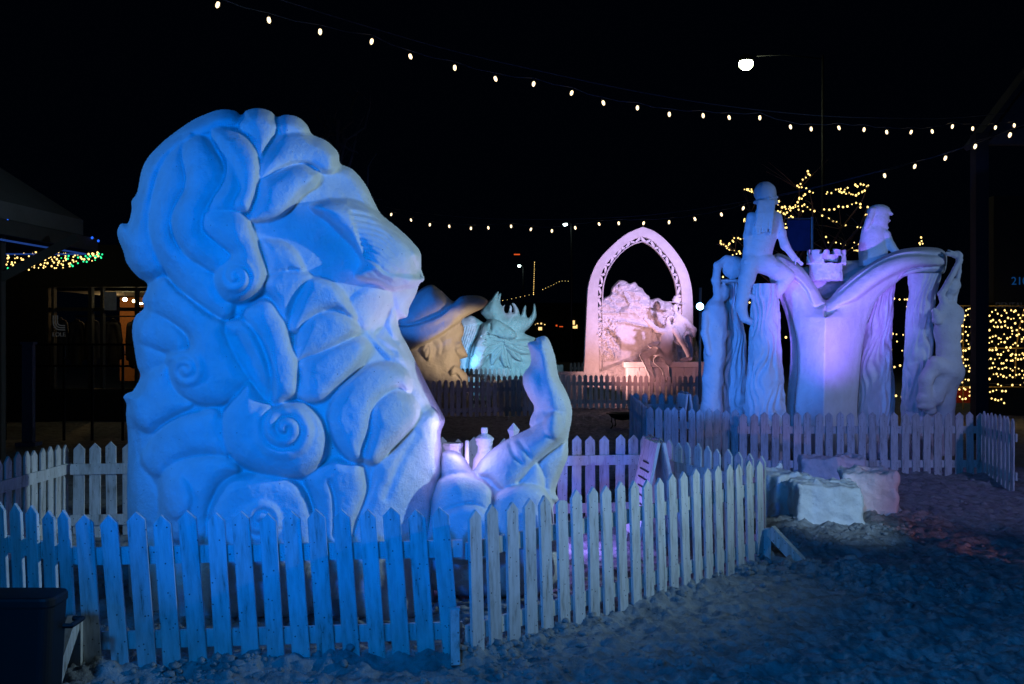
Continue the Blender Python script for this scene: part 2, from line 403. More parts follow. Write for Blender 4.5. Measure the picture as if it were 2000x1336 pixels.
class Sculpt:
    """figures in local photo units: x right, y down, d away from the viewer"""
    def __init__(s, box, h):
        s.h = h; (x0, x1), (y0, y1), (d0, d1) = box; s.o = (x0, y0, d0)
        g_ = [np.arange(a, b + h, h, dtype=np.float32) for a, b in box]
        s.X, s.Y, s.D = np.meshgrid(*g_, indexing='ij'); s.F = np.full(s.X.shape, 1e3, np.float32)
    def _m(s, f, k):
        s.F = smin(s.F, f, k) if k > 0 else np.minimum(s.F, f); return s
    def cone(s, a, b, r1, r2, k=4, flat=1.0):
        a = np.array(a, float); b = np.array(b, float); ba = b - a; L = (ba ** 2).sum()
        t = np.clip(((s.X - a[0]) * ba[0] + (s.Y - a[1]) * ba[1] + (s.D - a[2]) * ba[2]) / L, 0, 1)
        d = np.sqrt((s.X - a[0] - t * ba[0]) ** 2 + (s.Y - a[1] - t * ba[1]) ** 2 + ((s.D - a[2] - t * ba[2]) / flat) ** 2)
        return s._m(d - (r1 + (r2 - r1) * t), k)
    def chain(s, pts, rs, k=4, flat=1.0):
        for i in range(len(pts) - 1): s.cone(pts[i], pts[i + 1], rs[i], rs[i + 1], k, flat)
        return s
    def ell(s, c, r, k=4, rot=0, cut=False):
        x, y, d = s.X - c[0], s.Y - c[1], s.D - c[2]
        if rot: a = math.radians(rot); x, y = x * math.cos(a) + y * math.sin(a), -x * math.sin(a) + y * math.cos(a)
        q = np.sqrt((x / r[0]) ** 2 + (y / r[1]) ** 2 + (d / r[2]) ** 2)
        f = (q - 1) * min(r)
        if cut: s.F = np.maximum(s.F, -f); return s
        return s._m(f, k)
    def box(s, c, r, k=1, rot=0, cut=False, round_=0):
        x, y, d = s.X - c[0], s.Y - c[1], s.D - c[2]
        if rot: a = math.radians(rot); x, y = x * math.cos(a) + y * math.sin(a), -x * math.sin(a) + y * math.cos(a)
        qx, qy, qd = np.abs(x) - r[0] + round_, np.abs(y) - r[1] + round_, np.abs(d) - r[2] + round_
        f = np.sqrt(np.maximum(qx, 0) ** 2 + np.maximum(qy, 0) ** 2 + np.maximum(qd, 0) ** 2) + np.minimum(np.maximum(qx, np.maximum(qy, qd)), 0) - round_
        if cut: s.F = np.maximum(s.F, -f); return s
        return s._m(f, k)
    def noise(s, amp, scale, seed=0):
        s.F = s.F + amp * fbm((s.X + s.D * .37) / scale, (s.Y + s.D * .71) / scale, 3, seed); return s
    def build(s, name, mat, Z, parent=None):
        V, Q = surface_nets(s.F, s.o, s.h); m = Z / FOC
        Wd = np.stack([(V[:, 0] - 1000) * m, Z + V[:, 2] * m, CH - (V[:, 1] - HOR) * m], -1)
        # orientation: x,y(down),d(away) is right-handed -> mapped handedness flips twice
        return mesh_np(name, Wd, Q, mat, parent)
# ---------------------------------------------------------------- ground: one trodden snow sheet
FENCES = []   # (A, B) lines along which snow is banked up
def fence_pts(*a): return [Vector((P(px, 660, Z).x, Z)) for px, Z in a]
FP = dict(fl0=(-60, 5.45), fl1=(160, 4.98), f0=(160, 4.98), f1=(905, 5.17), a0=(912, 5.10), a1=(1492, 7.30),
          bl0=(-70, 6.85), bl1=(137, 8.40), b0=(137, 8.30), b1=(1252, 8.98), r0=(1248, 8.98), r1=(1497, 7.38))
def pt(k): px, Z = FP[k]; return Vector(((px - 1000) / FOC * Z, Z, 0))
def gheight(x, y):
    amp = np.clip((40 - y) / 30, .15, 1)
    h = .034 * fbm(x / .60, y / .60, 4, 31)
    rd = 1 - np.abs(fbm(x / .17, y / .13, 3, 41)) * 2.2
    h = h + .020 * rd + .020 * fbm(x / .075, y / .06, 3, 51, .75) + .020 * np.clip(fbm(x / .05, y / .04, 2, 55), 0, 1) + .009 * fbm(x / .026, y / .022, 2, 57, .7)
    st = vnoise(x / .35, y / .35, 61); h = h - .035 * np.clip((st - .62) / .2, 0, 1)
    # ridge of broken snow thrown up beside the path, front right
    def bank(ax, ay, bx, by, wd, ht):
        dx, dy = bx - ax, by - ay; t = np.clip(((x - ax) * dx + (y - ay) * dy) / (dx * dx + dy * dy), 0, 1)
        d = np.hypot(x - ax - t * dx, y - ay - t * dy)
        return ht * np.exp(-(d / wd) ** 2)
    lump = .55 + .9 * np.clip(fbm(x / .11, y / .11, 3, 71) + .35, 0, 1)
    h = h + bank(1.95, 7.05, 3.6, 6.0, .16, .10) * lump
    for a, b, ht in ((pt('f0'), pt('f1'), .055), (pt('a0'), pt('a1'), .05), (pt('fl0'), pt('fl1'), .05), (pt('b0'), pt('b1'), .05), (pt('bl0'), pt('bl1'), .05), (pt('r0'), pt('r1'), .05)):
        h = h + bank(a.x, a.y, b.x, b.y, .10, ht) * lump
    h = h + bank(1.6, 8.4, 3.6, 9.2, .45, .07) * lump + bank(2.0, 12.35, 5.7, 11.9, .18, .06) * lump
    h = h + bank(-2.4, 20.2, 6, 20.8, .5, .09) * lump
    return h * amp - .03
def ground():
    def steps(a, b, f):
        o = [a]
        while o[-1] < b: o.append(o[-1] + f(o[-1]))
        return np.array(o)
    ys = steps(3.9, 40, lambda y: .0105 + .0030 * max(y - 4, 0) ** 1.25)
    ys = np.concatenate([np.array([-30, -10, 0, 2, 3, 3.5]), ys, np.array([45, 60, 90, 150, 300, 600])])
    xr = steps(0, 6, lambda x: .0125 + .012 * max(x - 4.2, 0)); xr2 = steps(xr[-1] + .1, 40, lambda x: .07 * (x - 5)); xr3 = np.array([60, 100, 200, 500])
    xl = -steps(.0125, 3.2, lambda x: .015 + .02 * max(x - 2.4, 0)); xl2 = -steps(3.3, 40, lambda x: .09 * (x - 2.3)); 
    xs = np.concatenate([-xr3[::-1], xl2[::-1], xl[::-1], xr, xr2, xr3]); xs = np.unique(xs)
    X, Y = np.meshgrid(xs, ys); Hh = gheight(X, Y)
    Hh = np.where(np.abs(X) > 45, -.03, Hh); Hh = np.where(Y > 44, -.03, Hh)
    idx = np.arange(X.size).reshape(X.shape)
    q = np.stack([idx[:-1, :-1], idx[:-1, 1:], idx[1:, 1:], idx[1:, :-1]], -1).reshape(-1, 4)
    o = mesh_np('ground', np.stack([X, Y, Hh], -1).reshape(-1, 3), q, M['ground'])
    tag(o, kind='structure')
ground()

def clods():
    """crumbled lumps of frozen snow strewn over the trodden ground"""
    t = (1 + 5 ** .5) / 2
    B = np.array([(-1, t, 0), (1, t, 0), (-1, -t, 0), (1, -t, 0), (0, -1, t), (0, 1, t), (0, -1, -t), (0, 1, -t), (t, 0, -1), (t, 0, 1), (-t, 0, -1), (-t, 0, 1)], float); B /= np.linalg.norm(B[0])
    F = np.array([(0, 11, 5), (0, 5, 1), (0, 1, 7), (0, 7, 10), (0, 10, 11), (1, 5, 9), (5, 11, 4), (11, 10, 2), (10, 7, 6), (7, 1, 8), (3, 9, 4), (3, 4, 2), (3, 2, 6), (3, 6, 8), (3, 8, 9), (4, 9, 5), (2, 4, 11), (6, 2, 10), (8, 6, 7), (9, 8, 1)])
    vb = B.tolist(); fb = []; cache = {}
    def mid(a, b):
        k = (min(a, b), max(a, b))
        if k not in cache: m = (np.array(vb[a]) + np.array(vb[b])) / 2; vb.append((m / np.linalg.norm(m)).tolist()); cache[k] = len(vb) - 1
        return cache[k]
    for a, b, c in F.tolist():
        ab, bc, ca = mid(a, b), mid(b, c), mid(c, a); fb += [(a, ab, ca), (b, bc, ab), (c, ca, bc), (ab, bc, ca)]
    B = np.array(vb); F = np.array(fb); nb = len(B)
    N = 7000; rg = np.random.default_rng(77)
    y = 4.1 + 9 * rg.random(N) ** 1.6; x = (rg.random(N) * 2 - 1) * (y * .55); 
    # most lie along the fence feet and the thrown up ridge
    segs = [(pt('f0'), pt('f1')), (pt('a0'), pt('a1')), (pt('a0'), pt('a1')), (Vector((1.9, 7.1, 0)), Vector((3.8, 5.9, 0))), (Vector((1.9, 7.1, 0)), Vector((3.8, 5.9, 0))), (Vector((1.7, 8.2, 0)), Vector((3.5, 8.7, 0)))]
    for i in range(0, N, 2):
        a, b = segs[rg.integers(len(segs))]; k = rg.random(); o = rg.normal() * (.09 if i % 4 else .2)
        d = (b - a).normalized(); x[i] = a.x + (b.x - a.x) * k - d.y * o * -1; y[i] = a.y + (b.y - a.y) * k - abs(d.x * o)
    keep = rg.random(N) < np.clip(fbm(x / .5, y / .5, 3, 91) * 1.6 + .65, .1, 1); x, y = x[keep], y[keep]; N = len(x)
    s = .006 + .022 * rg.random(N) ** 3.2; z = gheight(x, y)
    ang = rg.random((N, 1)) * 6.28; V = B[None] * (1 + .55 * (rg.random((N, nb, 1)) - .5)); V = V * (np.array([1.25, .95, .72]) * (1 + .4 * (rg.random((N, 1, 3)) - .5))) * s[:, None, None]
    c, s_ = np.cos(ang), np.sin(ang); X = V[..., 0] * c - V[..., 1] * s_; Y = V[..., 0] * s_ + V[..., 1] * c
    W_ = np.stack([X + x[:, None], Y + y[:, None], V[..., 2] + z[:, None] + s[:, None] * .3], -1).reshape(-1, 3)
    Fq = (F[None] + (np.arange(N) * nb)[:, None, None]).reshape(-1, 3)
    o = mesh_np('snow_crumbs', W_, Fq, M['ground']); tag(o, 'crumbled lumps of frozen snow strewn over the trodden ground', 'snow crumbs', kind='stuff')
clods()

# ---------------------------------------------------------------- picket fences
PW, PT, PH = .088, .018, .77
def picket_mesh(i):
    r = random.Random(100 + i); w = PW / 2 * r.uniform(.96, 1.03); sh = .045 + r.uniform(-.004, .004); ht = PH + r.uniform(-.006, .006)
    tipx = r.uniform(-.004, .004)
    prof = [(-w, -.06), (w, -.06), (w, ht - sh), (tipx, ht), (-w, ht - sh)]
    if i == 5: prof = [(-w, -.06), (w, -.06), (w, ht - sh - .012), (w * .5, ht - sh * .9), (-w * .55, ht - sh * .8), (-w, ht - sh - .01)]
    me = bpy.data.meshes.new('picket'); n = len(prof); b = .0022
    vs = []
    for yy, ins in ((-PT / 2, b), (-PT / 2 + b, 0), (PT / 2 - b, 0), (PT / 2, b)):
        for x, z in prof:
            k = 1 - ins / w; vs.append((x * k, yy, z - ins if z > .1 else z))
    fs = [tuple(range(n - 1, -1, -1))[::-1]]
    fs = [tuple(range(n))] + [(j * n + k, j * n + (k + 1) % n, (j + 1) * n + (k + 1) % n, (j + 1) * n + k) for j in range(3) for k in range(n)] + [tuple(range(4 * n - 1, 3 * n - 1, -1))]
    fs = [f[::-1] if 0 < j < len(fs) - 1 else f for j, f in enumerate(fs)]
    me.from_pydata(vs, [], fs); me.materials.append(M['white']); me.update()
    import bmesh
    bm = bmesh.new(); bm.from_mesh(me); bmesh.ops.recalc_face_normals(bm, faces=bm.faces); bm.to_mesh(me); bm.free()
    return me
PMESH = [picket_mesh(i) for i in range(6)]
GF = 'white picket fence panels round the snow sculptures'
def fence(A, B, label, n=None, inner=1, rails=(.13, .555), hs=1.0, lean=0.0, z0=0, seed=0, skip=(), broken=(), skew=0.0):
    """A, B ground points; pickets on the outer side, rails on the inner side (inner=+1: away from viewer)"""
    r = random.Random(seed); A = Vector(A); B = Vector(B); A.z = B.z = z0; d = B - A; L = d.length
    root = empty('fence_panel', A, label, 'fence', GF, math.atan2(d.y, d.x))
    n = n or max(2, round(L / .131)); sp = L / n
    for k in range(n):
        if k in skip: continue
        o = bpy.data.objects.new('picket', PMESH[5] if k in broken else PMESH[r.randrange(5)]); C.objects.link(o); o.parent = root
        o.location = ((k + .5) * sp + r.uniform(-.004, .004), -inner * (PT / 2 + .001), r.uniform(-.012, .012))
        o.rotation_euler = (lean + r.uniform(-.006, .006), skew + r.uniform(-.014, .014), r.uniform(-.03, .03)); o.scale = (1, 1, hs)
    for z in rails:
        mb = MB(); mb.box((L / 2, inner * (PT / 2 + .0015), z * hs), (L - .01, PT, .088))
        o = mb.build('rail', M['white']); o.parent = root
    return root
fence(pt('fl0'), pt('fl1'), 'short picket panel behind the black bin at the left edge', seed=1, skew=-.06)
pan_f = fence(pt('f0'), pt('f1'), 'nearest fence panel, deep blue, running in front of the big curly head', n=15, seed=2, skew=-.07)
pan_a = fence(pt('a0'), pt('a1'), 'slanting grey-teal panel from the front corner back to the snow blocks', n=22, seed=3, skew=-.04, broken=(5,))
fence(pt('bl0'), pt('bl1'), 'panel seen from its rail side at the far left of the curly head', seed=4, inner=-1)
fence(pt('b0'), pt('b1'), 'long panel behind the curly head, lit purple beside the raised hand', seed=5, inner=-1)
fence(pt('r0'), pt('r1'), 'panel running forward behind the near sandwich board', seed=6, inner=-1)
def fz(px, Z, z=0): return Vector(((px - 1000) / FOC * Z, Z, z))
fence(fz(1231, 15.8), fz(1264, 12.7), 'panel seen nearly edge on at the left of the figures sculpture', seed=7, inner=1)
fence(fz(1264, 12.7), fz(1444, 12.15), 'blue lit panel before the standing bearer and the hair columns', seed=8, n=11)
fence(fz(1440, 12.0), fz(1925, 12.05), 'long dim panel before the forked pedestal of the figures sculpture', seed=9, hs=.97)
fence(fz(1920, 12.0), fz(1984, 10.9), 'panel turned end on at the right edge of the figures enclosure', seed=10)
fence(fz(1234, 15.9), fz(1420, 15.7), 'back panel behind the small sandwich board', seed=11, inner=-1)
fence(fz(815, 20.6), fz(1042, 21.4), 'brown dim panel under the hatted head', seed=12)
fence(fz(905, 23.6), fz(1045, 23.4), 'reddish panel between the hatted head and the antlered creature', seed=13)
fence(fz(890, 29.0), fz(1060, 29.0), 'panel right before the antlered creature', seed=14)
fence(fz(1085, 23.9), fz(1378, 23.3), 'panel before the pointed arch sculpture', seed=15)
fence(fz(1085, 25.6), fz(1140, 25.6), 'short panel left of the foot of the pointed arch', seed=16, inner=-1, rails=(.13, .74))
fence(fz(1112, 36), fz(1148, 36), 'distant purplish panel left of the arch', seed=17, n=5)
fence(fz(1083, 33), fz(1100, 33), 'tiny bright panel between the raised hand and the arch', seed=18, n=4)
# braces nailed to the panels
def brace(root, x, out, s=1):
    mb = MB(); inner = -1
    Rz = root.rotation_euler.z; base = Vector(root.location)
    u = Vector((math.cos(Rz), math.sin(Rz), 0)); v = Vector((math.sin(Rz), -math.cos(Rz), 0))
    p = base + u * x + v * .025
    mb.bar(p + Vector((0, 0, -.02)), p + Vector((0, 0, .26)), .06, .035)
    mb.bar(p + v * .03 + Vector((0, 0, .25)), p + v * .03 + v * out + Vector((0, 0, 0)), .045, .085)
    return mb
for root, x, out in ((pan_f, -.02, .34), (pan_f, 1.86, .10), (pan_a, (pt('a1') - pt('a0')).length - .01, .30)):
    brace(root, x, out).build('brace', M['white'], root)

# ---------------------------------------------------------------- black bin, front left corner
def black_bin():
    t = empty('storage_bin', fz(30, 4.32), 'black plastic bin with rounded corner, cut by the left edge', 'bin')
    c = [(-2.62, 4.35), (-1.99, 4.33), (-2.02, 4.72), (-2.62, 4.75)]
    def loop(k, z):
        cx, cy = -2.32, 4.42; pts = []
        hx, hy = .315 * k, .1 * k; r = .05
        for sx, sy, a0 in ((1, -1, -90), (1, 1, 0), (-1, 1, 90), (-1, -1, 180)):
            for a in range(0, 91, 15):
                an = R(a0 + a); pts.append((cx + sx * (hx - r) + r * math.cos(an), cy + sy * (hy - r) + r * math.sin(an), z))
        return pts
    vs = []; prof = [(.90, -.02), (.93, .02), (1.0, .47), (1.02, .48), (1.02, .505), (1.0, .515), (.93, .518), (.5, .52)]
    for k, z in prof: vs += loop(k, z)
    n = 28; fs = [(i * n + j, i * n + (j + 1) % n, (i + 1) * n + (j + 1) % n, (i + 1) * n + j) for i in range(len(prof) - 1) for j in range(n)]
    fs += [tuple(range(n - 1, -1, -1)), tuple((len(prof) - 1) * n + j for j in range(n))]
    mesh_np('tub', np.array(vs), fs, M['black'], t, False)
    mb = MB(); mb.tube([(-2.02, 4.46, .36), (-1.975, 4.46, .36), (-1.975, 4.58, .36), (-2.02, 4.58, .36)], .012); mb.build('handle', M['black'], t)
black_bin()

# ---------------------------------------------------------------- snow blocks
def block(cx, cy, dims, rz, label, seed, z=0, tilt=0):
    n = 26; h = .5
    S = Sculpt(((-dims[0] / 2 - .06, dims[0] / 2 + .06), (-dims[1] / 2 - .06, dims[1] / 2 + .06), (-.05, dims[2] + .1)), .012)
    # here X,Y,D are metres x,y,z
    S.box((0, 0, dims[2] / 2 - .05), (dims[0] / 2, dims[1] / 2, dims[2] / 2 + .05), 0, 0, False, .035)
    S.F = S.F + .026 * fbm(S.X / .13 + S.D / .2, S.Y / .13 + S.D / .11 + seed, 4, seed) + .022 * fbm(S.X / .4, S.D / .3 + S.Y, 3, seed + 5) + .12 * np.clip(S.D / dims[2] - .7, 0, 1) * fbm(S.X / .1, S.Y / .1, 3, seed + 2)
    # crumbled skirt at the foot
    sk = np.sqrt(np.maximum(np.abs(S.X) - dims[0] / 2, 0) ** 2 + np.maximum(np.abs(S.Y) - dims[1] / 2, 0) ** 2) + S.D * 1.3 - .045 - .06 * fbm(S.X / .09, S.Y / .09, 3, seed + 8)
    S.F = smin(S.F, sk * .7, .03)
    V, Q = surface_nets(S.F, S.o, S.h)
    o = mesh_np('snow_block', V, Q, M['block']); o.location = (cx, cy, z); o.rotation_euler = (tilt, 0, rz)
    tag(o, label, 'snow block', 'cut blocks of snow lying beside the fence corner')
def gp(px, py):
    Z = CH * FOC / (py - HOR); return (px - 1000) / FOC * Z, Z
x, y = gp(1626, 1030); block(x, y + .22, (.56, .44, .37), -.06, 'pale blue snow block nearest the viewer, in the middle', 1)
x, y = gp(1712, 1008); block(x, y + .2, (.50, .46, .40), -.35, 'snow block at the right with a pink lit end', 2)
x, y = gp(1535, 1005); block(x, y + .24, (.40, .62, .38), .3, 'rough snow block half hidden by the slanting fence panel', 3)
x, y = gp(1630, 958); block(x + .02, y + .2, (.66, .40, .34), -.12, 'snow block lying farthest back with an orange lit side', 4)

# ---------------------------------------------------------------- sandwich boards
def sandwich(px, Z, ztop, label, wd, spread, rz, seed):
    base = fz(px, Z); t = empty('sandwich_board', base, label, 'sign', 'folding sign boards inside the fences')
    q = Matrix.Rotation(rz, 3, 'Z')
    def w_(v): return base + q @ Vector(v)
    for s in (-1, 1):
        mb = MB(); a = Vector((s * spread, 0, -.03)); b = Vector((s * .02, 0, ztop))
        nrm = Vector((b.z - a.z, 0, -(b.x - a.x))).normalized() * .012
        e = Vector((0, wd / 2, 0)); k = .82
        lo = a + (b - a) * .12
        ps = [lo - e, lo + e, b + e, b - e]
        mb.add([w_(p + nrm) for p in ps] + [w_(p - nrm) for p in ps], [(0, 1, 2, 3), (7, 6, 5, 4), (0, 4, 5, 1), (1, 5, 6, 2), (2, 6, 7, 3), (3, 7, 4, 0)])
        pn = mb.build('board', M['white'], t)
        fr = MB()
        for ee in (-wd / 2 - .012, wd / 2 + .012): fr.bar(w_(a + Vector((0, ee, 0))), w_(b + Vector((0, ee, .01))), .03, .024)
        fr.build('frame', M['white'], t)
        # printed text lines as thin raised strips
        tx = MB(); 
        for r_ in range(7):
            f = .35 + r_ * .075; c = a + (b - a) * f; ln = wd * (.7 if r_ % 3 else .45)
            tx.bar(w_(c + nrm * 1.25 * s - Vector((0, ln / 2, 0))), w_(c + nrm * 1.25 * s + Vector((0, ln / 2, 0))), .003, .012)
        tx.build('text_lines', M['timber'], pn)
    mb = MB()
    for s in (-1, 1): mb.tube([w_((s * .02, -wd / 2, ztop + .01)), w_((-s * .01, -wd / 2 + .06, ztop + .035)), w_((s * .02, 0, ztop + .02)), w_((-s * .01, wd / 2 - .06, ztop + .035)), w_((s * .02, wd / 2, ztop + .01))], .008)
    mb.build('hinge', M['steel'], t)
sandwich(1278, 8.0, .82, 'white folding sign board inside the near fence, seen from its edge', .42, .20, .10, 1)
sandwich(1337, 13.6, .88, 'small white folding sign board behind the blue lit far panel', .36, .13, .12, 2)

# ---------------------------------------------------------------- fire pit
def firepit():
    b = fz(1216, 18.6); t = empty('fire_pit', b, 'low black iron fire bowl on bent legs out on the dark snow', 'fire pit')
    mb = MB(); mb.lathe(b + Vector((0, 0, .20)), [(.02, -.09), (.14, -.07), (.23, -.02), (.27, .03), (.31, .035), (.31, .045), (.26, .045), (.2, .0), (.1, -.05), (.02, -.06)], 20)
    mb.build('bowl', M['iron'], t, True)
    for k in range(4):
        a = k * math.pi / 2 + .5; d = Vector((math.cos(a), math.sin(a), 0)); l = MB()
        l.tube([b + d * .24 + Vector((0, 0, .21)), b + d * .25 + Vector((0, 0, .1)), b + d * .22 + Vector((0, 0, .02)), b + d * .27 + Vector((0, 0, -.04))], .014); l.build('leg', M['iron'], t)
firepit()

# ---------------------------------------------------------------- festoon strings
def bulb_mesh(r, h):
    mb = MB(); mb.lathe((0, 0, 0), [(.2 * r, 0), (.75 * r, -.12 * h), (r, -.45 * h), (.85 * r, -.8 * h), (.3 * r, -h)], 10)
    me = bpy.data.meshes.new('bulb'); me.from_pydata(mb.v, [], mb.f); me.update(); me.materials.append(M['bulb']); return me
BM = bulb_mesh(.030, .10)
SM_ = MB(); SM_.lathe((0, 0, 0), [(.012, -.01), (.016, 0), (.016, .05), (.008, .06)], 8)
SK = bpy.data.meshes.new('socket'); SK.from_pydata(SM_.v, [], SM_.f); SK.materials.append(M['black']); SK.update()
def festoon(bulbs, cable, Za, Zb, xa, xb, label, bs=1.0, seed=0):
    def ZZ(px): return Za + (Zb - Za) * (px - xa) / (xb - xa)
    r = random.Random(seed)
    t = empty('festoon_string', P(cable[0][0], cable[0][1], ZZ(cable[0][0])), label, 'string lights', 'bulb strings hung over the square')
    cp = catmull(cable, 8, False); pts = [P(x, y, ZZ(x)) for x, y in cp]
    mb = MB(); mb.tube(pts, .006, 5); mb.build('cable', M['cable'], t)
    # lamp cord, swagging from bulb to bulb beneath the carrying cable
    cd = []
    for i, (x, y) in enumerate(bulbs):
        p = P(x, y, ZZ(x)) + Vector((0, 0, .11 * bs)); cd.append(p)
        if i < len(bulbs) - 1:
            x2, y2 = bulbs[i + 1]; q = P(x2, y2, ZZ(x2)) + Vector((0, 0, .11 * bs)); cd.append((p + q) / 2 + Vector((0, 0, -.02)))
    mb = MB(); mb.tube(cd, .005, 5); mb.build('lamp_cord', M['cable'], t)
    for i, (x, y) in enumerate(bulbs):
        p = P(x, y, ZZ(x)) + Vector((0, 0, .05 * bs))
        o = bpy.data.objects.new('bulb', BM); C.objects.link(o); o.parent = t; o.matrix_parent_inverse = t.matrix_basis.inverted()
        o.location = p; o.scale = (bs,) * 3; o.rotation_euler = (r.uniform(-.25, .25), r.uniform(-.35, .35), 0)
        s = bpy.data.objects.new('socket', SK); C.objects.link(s); s.parent = o; s.scale = (1, 1, 1)
U = [(427, 10), (524, 39), (625, 62), (727, 81), (800, 111), (888, 132), (966, 154), (1043, 164), (1118, 182), (1177, 201), (1245, 211), (1307, 223), (1373, 226), (1423, 230), (1484, 230), (1543, 248), (1584, 252), (1637, 250), (1688, 253), (1731, 258), (1781, 258), (1820, 257), (1861, 247), (1900, 251), (1945, 249), (1981, 245)]
festoon(U, [(330, -70), (550, 0), (711, 50), (880, 98), (1060, 140), (1240, 178), (1410, 206), (1600, 226), (1760, 231), (1870, 230), (2010, 216)], 9.5, 15.5, 427, 1981, 'upper string of large warm bulbs sagging from top left to the right roof', .64, 1)
Lw = [(765, 419), (802, 430), (840, 439), (877, 442), (920, 446), (953, 445), (998, 442), (1038, 448), (1078, 451), (1123, 445), (1169, 438), (1208, 436), (1258, 436), (1307, 434), (1356, 428), (1408, 419), (1453, 407), (1727, 343), (1788, 325), (1848, 309), (1906, 286), (1974, 264)]
festoon(Lw, [(690, 385), (775, 409), (880, 422), (985, 428), (1110, 428), (1230, 423), (1330, 413), (1440, 396), (1590, 366), (1740, 328), (1860, 296), (2010, 240)], 26, 15, 765, 1974, 'lower string of small warm bulbs dipping behind the curly head and the arch', .8, 2)

# ---------------------------------------------------------------- street lamps
def streetlamp(px, py, Z, polepx, label, s=1.0, mat='street', power=None, col=(.9, 1, .6)):
    p = P(px, py, Z); pole = Vector((P(polepx, 660, Z).x, Z, 0)); t = empty('street_lamp', pole, label, 'street lamp', 'street lamps over the dark square')
    mb = MB(); top = p.z + .25 * s; mb.tube([pole, pole + Vector((0, 0, top * .5)), pole + Vector((0, 0, top))], [.08, .055, .032], 8); mb.build('pole', M['iron'], t, True)
    mb = MB(); mb.tube([pole + Vector((0, 0, top - .1)), (pole + Vector((0, 0, top))) * .5 + (p + Vector((0, 0, .3 * s))) * .5, p + Vector((0, 0, .22 * s))], .016, 6); mb.build('arm', M['iron'], t, True)
    mb = MB(); mb.lathe(p, [(.04 * s, .3 * s), (.16 * s, .24 * s), (.24 * s, .1 * s), (.25 * s, .07 * s), (.1 * s, .07 * s)], 14); mb.build('hood', M['iron'], t, True)
    mb = MB(); mb.lathe(p, [(.2 * s, .07 * s), (.23 * s, .0), (.2 * s, -.1 * s), (.12 * s, -.18 * s), (.03 * s, -.21 * s)], 14); mb.build('lens', M[mat], t, True)
    if power: lamp('street_lamp_light', p + Vector((0, -.1, -.35 * s)), col, power, .15)
streetlamp(1457, 124, 30, 1607, 'bright greenish street lamp high over the figures sculpture', .95, 'street', 60)
streetlamp(1104, 438, 44, 1116, 'white street lamp hanging among the lower bulb string', .42, 'street_far')
streetlamp(1014, 519, 60, 1022, 'small white street lamp low over the antlered creature', .45, 'street_far')
def flood_pole():
    Z = 19.5; b = fz(1366, Z); t = empty('floodlight_pole', b, 'thin pole with a glaring blue-white lamp right of the arch', 'floodlight')
    mb = MB(); mb.tube([b, Vector((b.x + .02, Z, CH + (660 - 562) / FOC * Z))], .028, 8); mb.build('pole', M['steel'], t, True)
    p = P(1366, 600, Z - .12); mb = MB(); mb.lathe((0, 0, 0), [(.05, -.09), (.085, -.02), (.09, .05), (.075, .06)], 16)
    rot = Matrix.Rotation(R(78), 3, 'X'); mb.v = [tuple(p + rot @ Vector(v)) for v in mb.v]; h = mb.build('lamp_housing', M['iron'], t, True)
    mb = MB(); mb.lathe((0, 0, 0), [(.072, .062), (.07, .075), (.04, .088), (.005, .092)], 16); mb.v = [tuple(p + rot @ Vector(v)) for v in mb.v]; mb.build('lens', M['flood_lens'], h, True)
    spot('flood_pole_light', p + Vector((0, -.15, 0)), (3.2, 14, 1.5), (.2, .5, 1), 30, 70, .6, .05)
flood_pole()
# ================================================================ big curly head
def T(ox, oy, k): return lambda pts: [(ox + x / k, oy + y / k) for x, y in pts]
r1, r2, r4, z8 = T(200, 180, 2.783), T(200, 560, 2.671), T(820, 640, 3.34), T(760, 540, 6.075)
head_out = [(257, 1290), (252, 1180), (250, 1050), (248, 960), (250, 860), (246, 812), (247, 790), (241, 776), (248, 768), (260, 762), (274, 735), (268, 715), (262, 680), (258, 645), (264, 618), (281, 602), (278, 585), (288, 556), (268, 540), (248, 515), (241, 492), (232, 470), (229, 452), (236, 437), (250, 435), (257, 410), (257, 392), (268, 374), (277, 331), (293, 302), (326, 270), (372, 237), (401, 223), (430, 214), (459, 216), (471, 224), (482, 215), (505, 211), (528, 217), (541, 228), (556, 224), (581, 228), (600, 244), (610, 262), (638, 275), (660, 297), (665, 319), (689, 331), (714, 360), (732, 396), (746, 419), (782, 449), (811, 478), (822, 496), (823, 525), (829, 543), (826, 550), (819, 556), (811, 579), (800, 600), (795, 619), (778, 626), (784, 652), (795, 672), (814, 710), (836, 755), (866, 812), (868, 826), (862, 842), (861, 860), (864, 890), (866, 930), (860, 980), (850, 1060), (848, 1180), (850, 1290)]
L_ = lambda poly, off, rise, w, **o: ('lobe', poly, off, rise, w, o)
G_ = lambda pts, d, w: ('groove', pts, d, w)
FACE, BROW, HAIR, BEARD = 0, 1, 2, 3
nid = [10]; split = {0: 'face', 1: 'brow'}
def hl(poly, off, rise, w, nm='hair_lock', **o):
    nid[0] += 1; split[nid[0]] = nm
    return L_(poly, off, rise, w, id=nid[0], **o)
ly = []
# --- face: forehead planes, cheek, eye hollow, nose edge
ly += [G_([(750, 640), (765, 600), (762, 570)], .05, 16),
       L_([(765, 563), (820, 552), (800, 602), (795, 622), (778, 626), (768, 600)], -.10, .05, 14),
       G_([(735, 655), (752, 630), (760, 600)], .035, 4), G_([(722, 650), (742, 668), (770, 690)], .03, 5), G_([(755, 640), (765, 660), (775, 668)], .03, 4),
       L_(r1([(1340, 1140), (1440, 1060), (1570, 1070), (1560, 1180), (1500, 1230), (1440, 1290), (1390, 1260)]), .02, .05, 30, add=1),
       L_([(715, 650), (760, 665), (800, 705), (830, 780), (860, 830), (845, 850), (810, 800), (770, 720)], .01, .06, 26, add=1)]
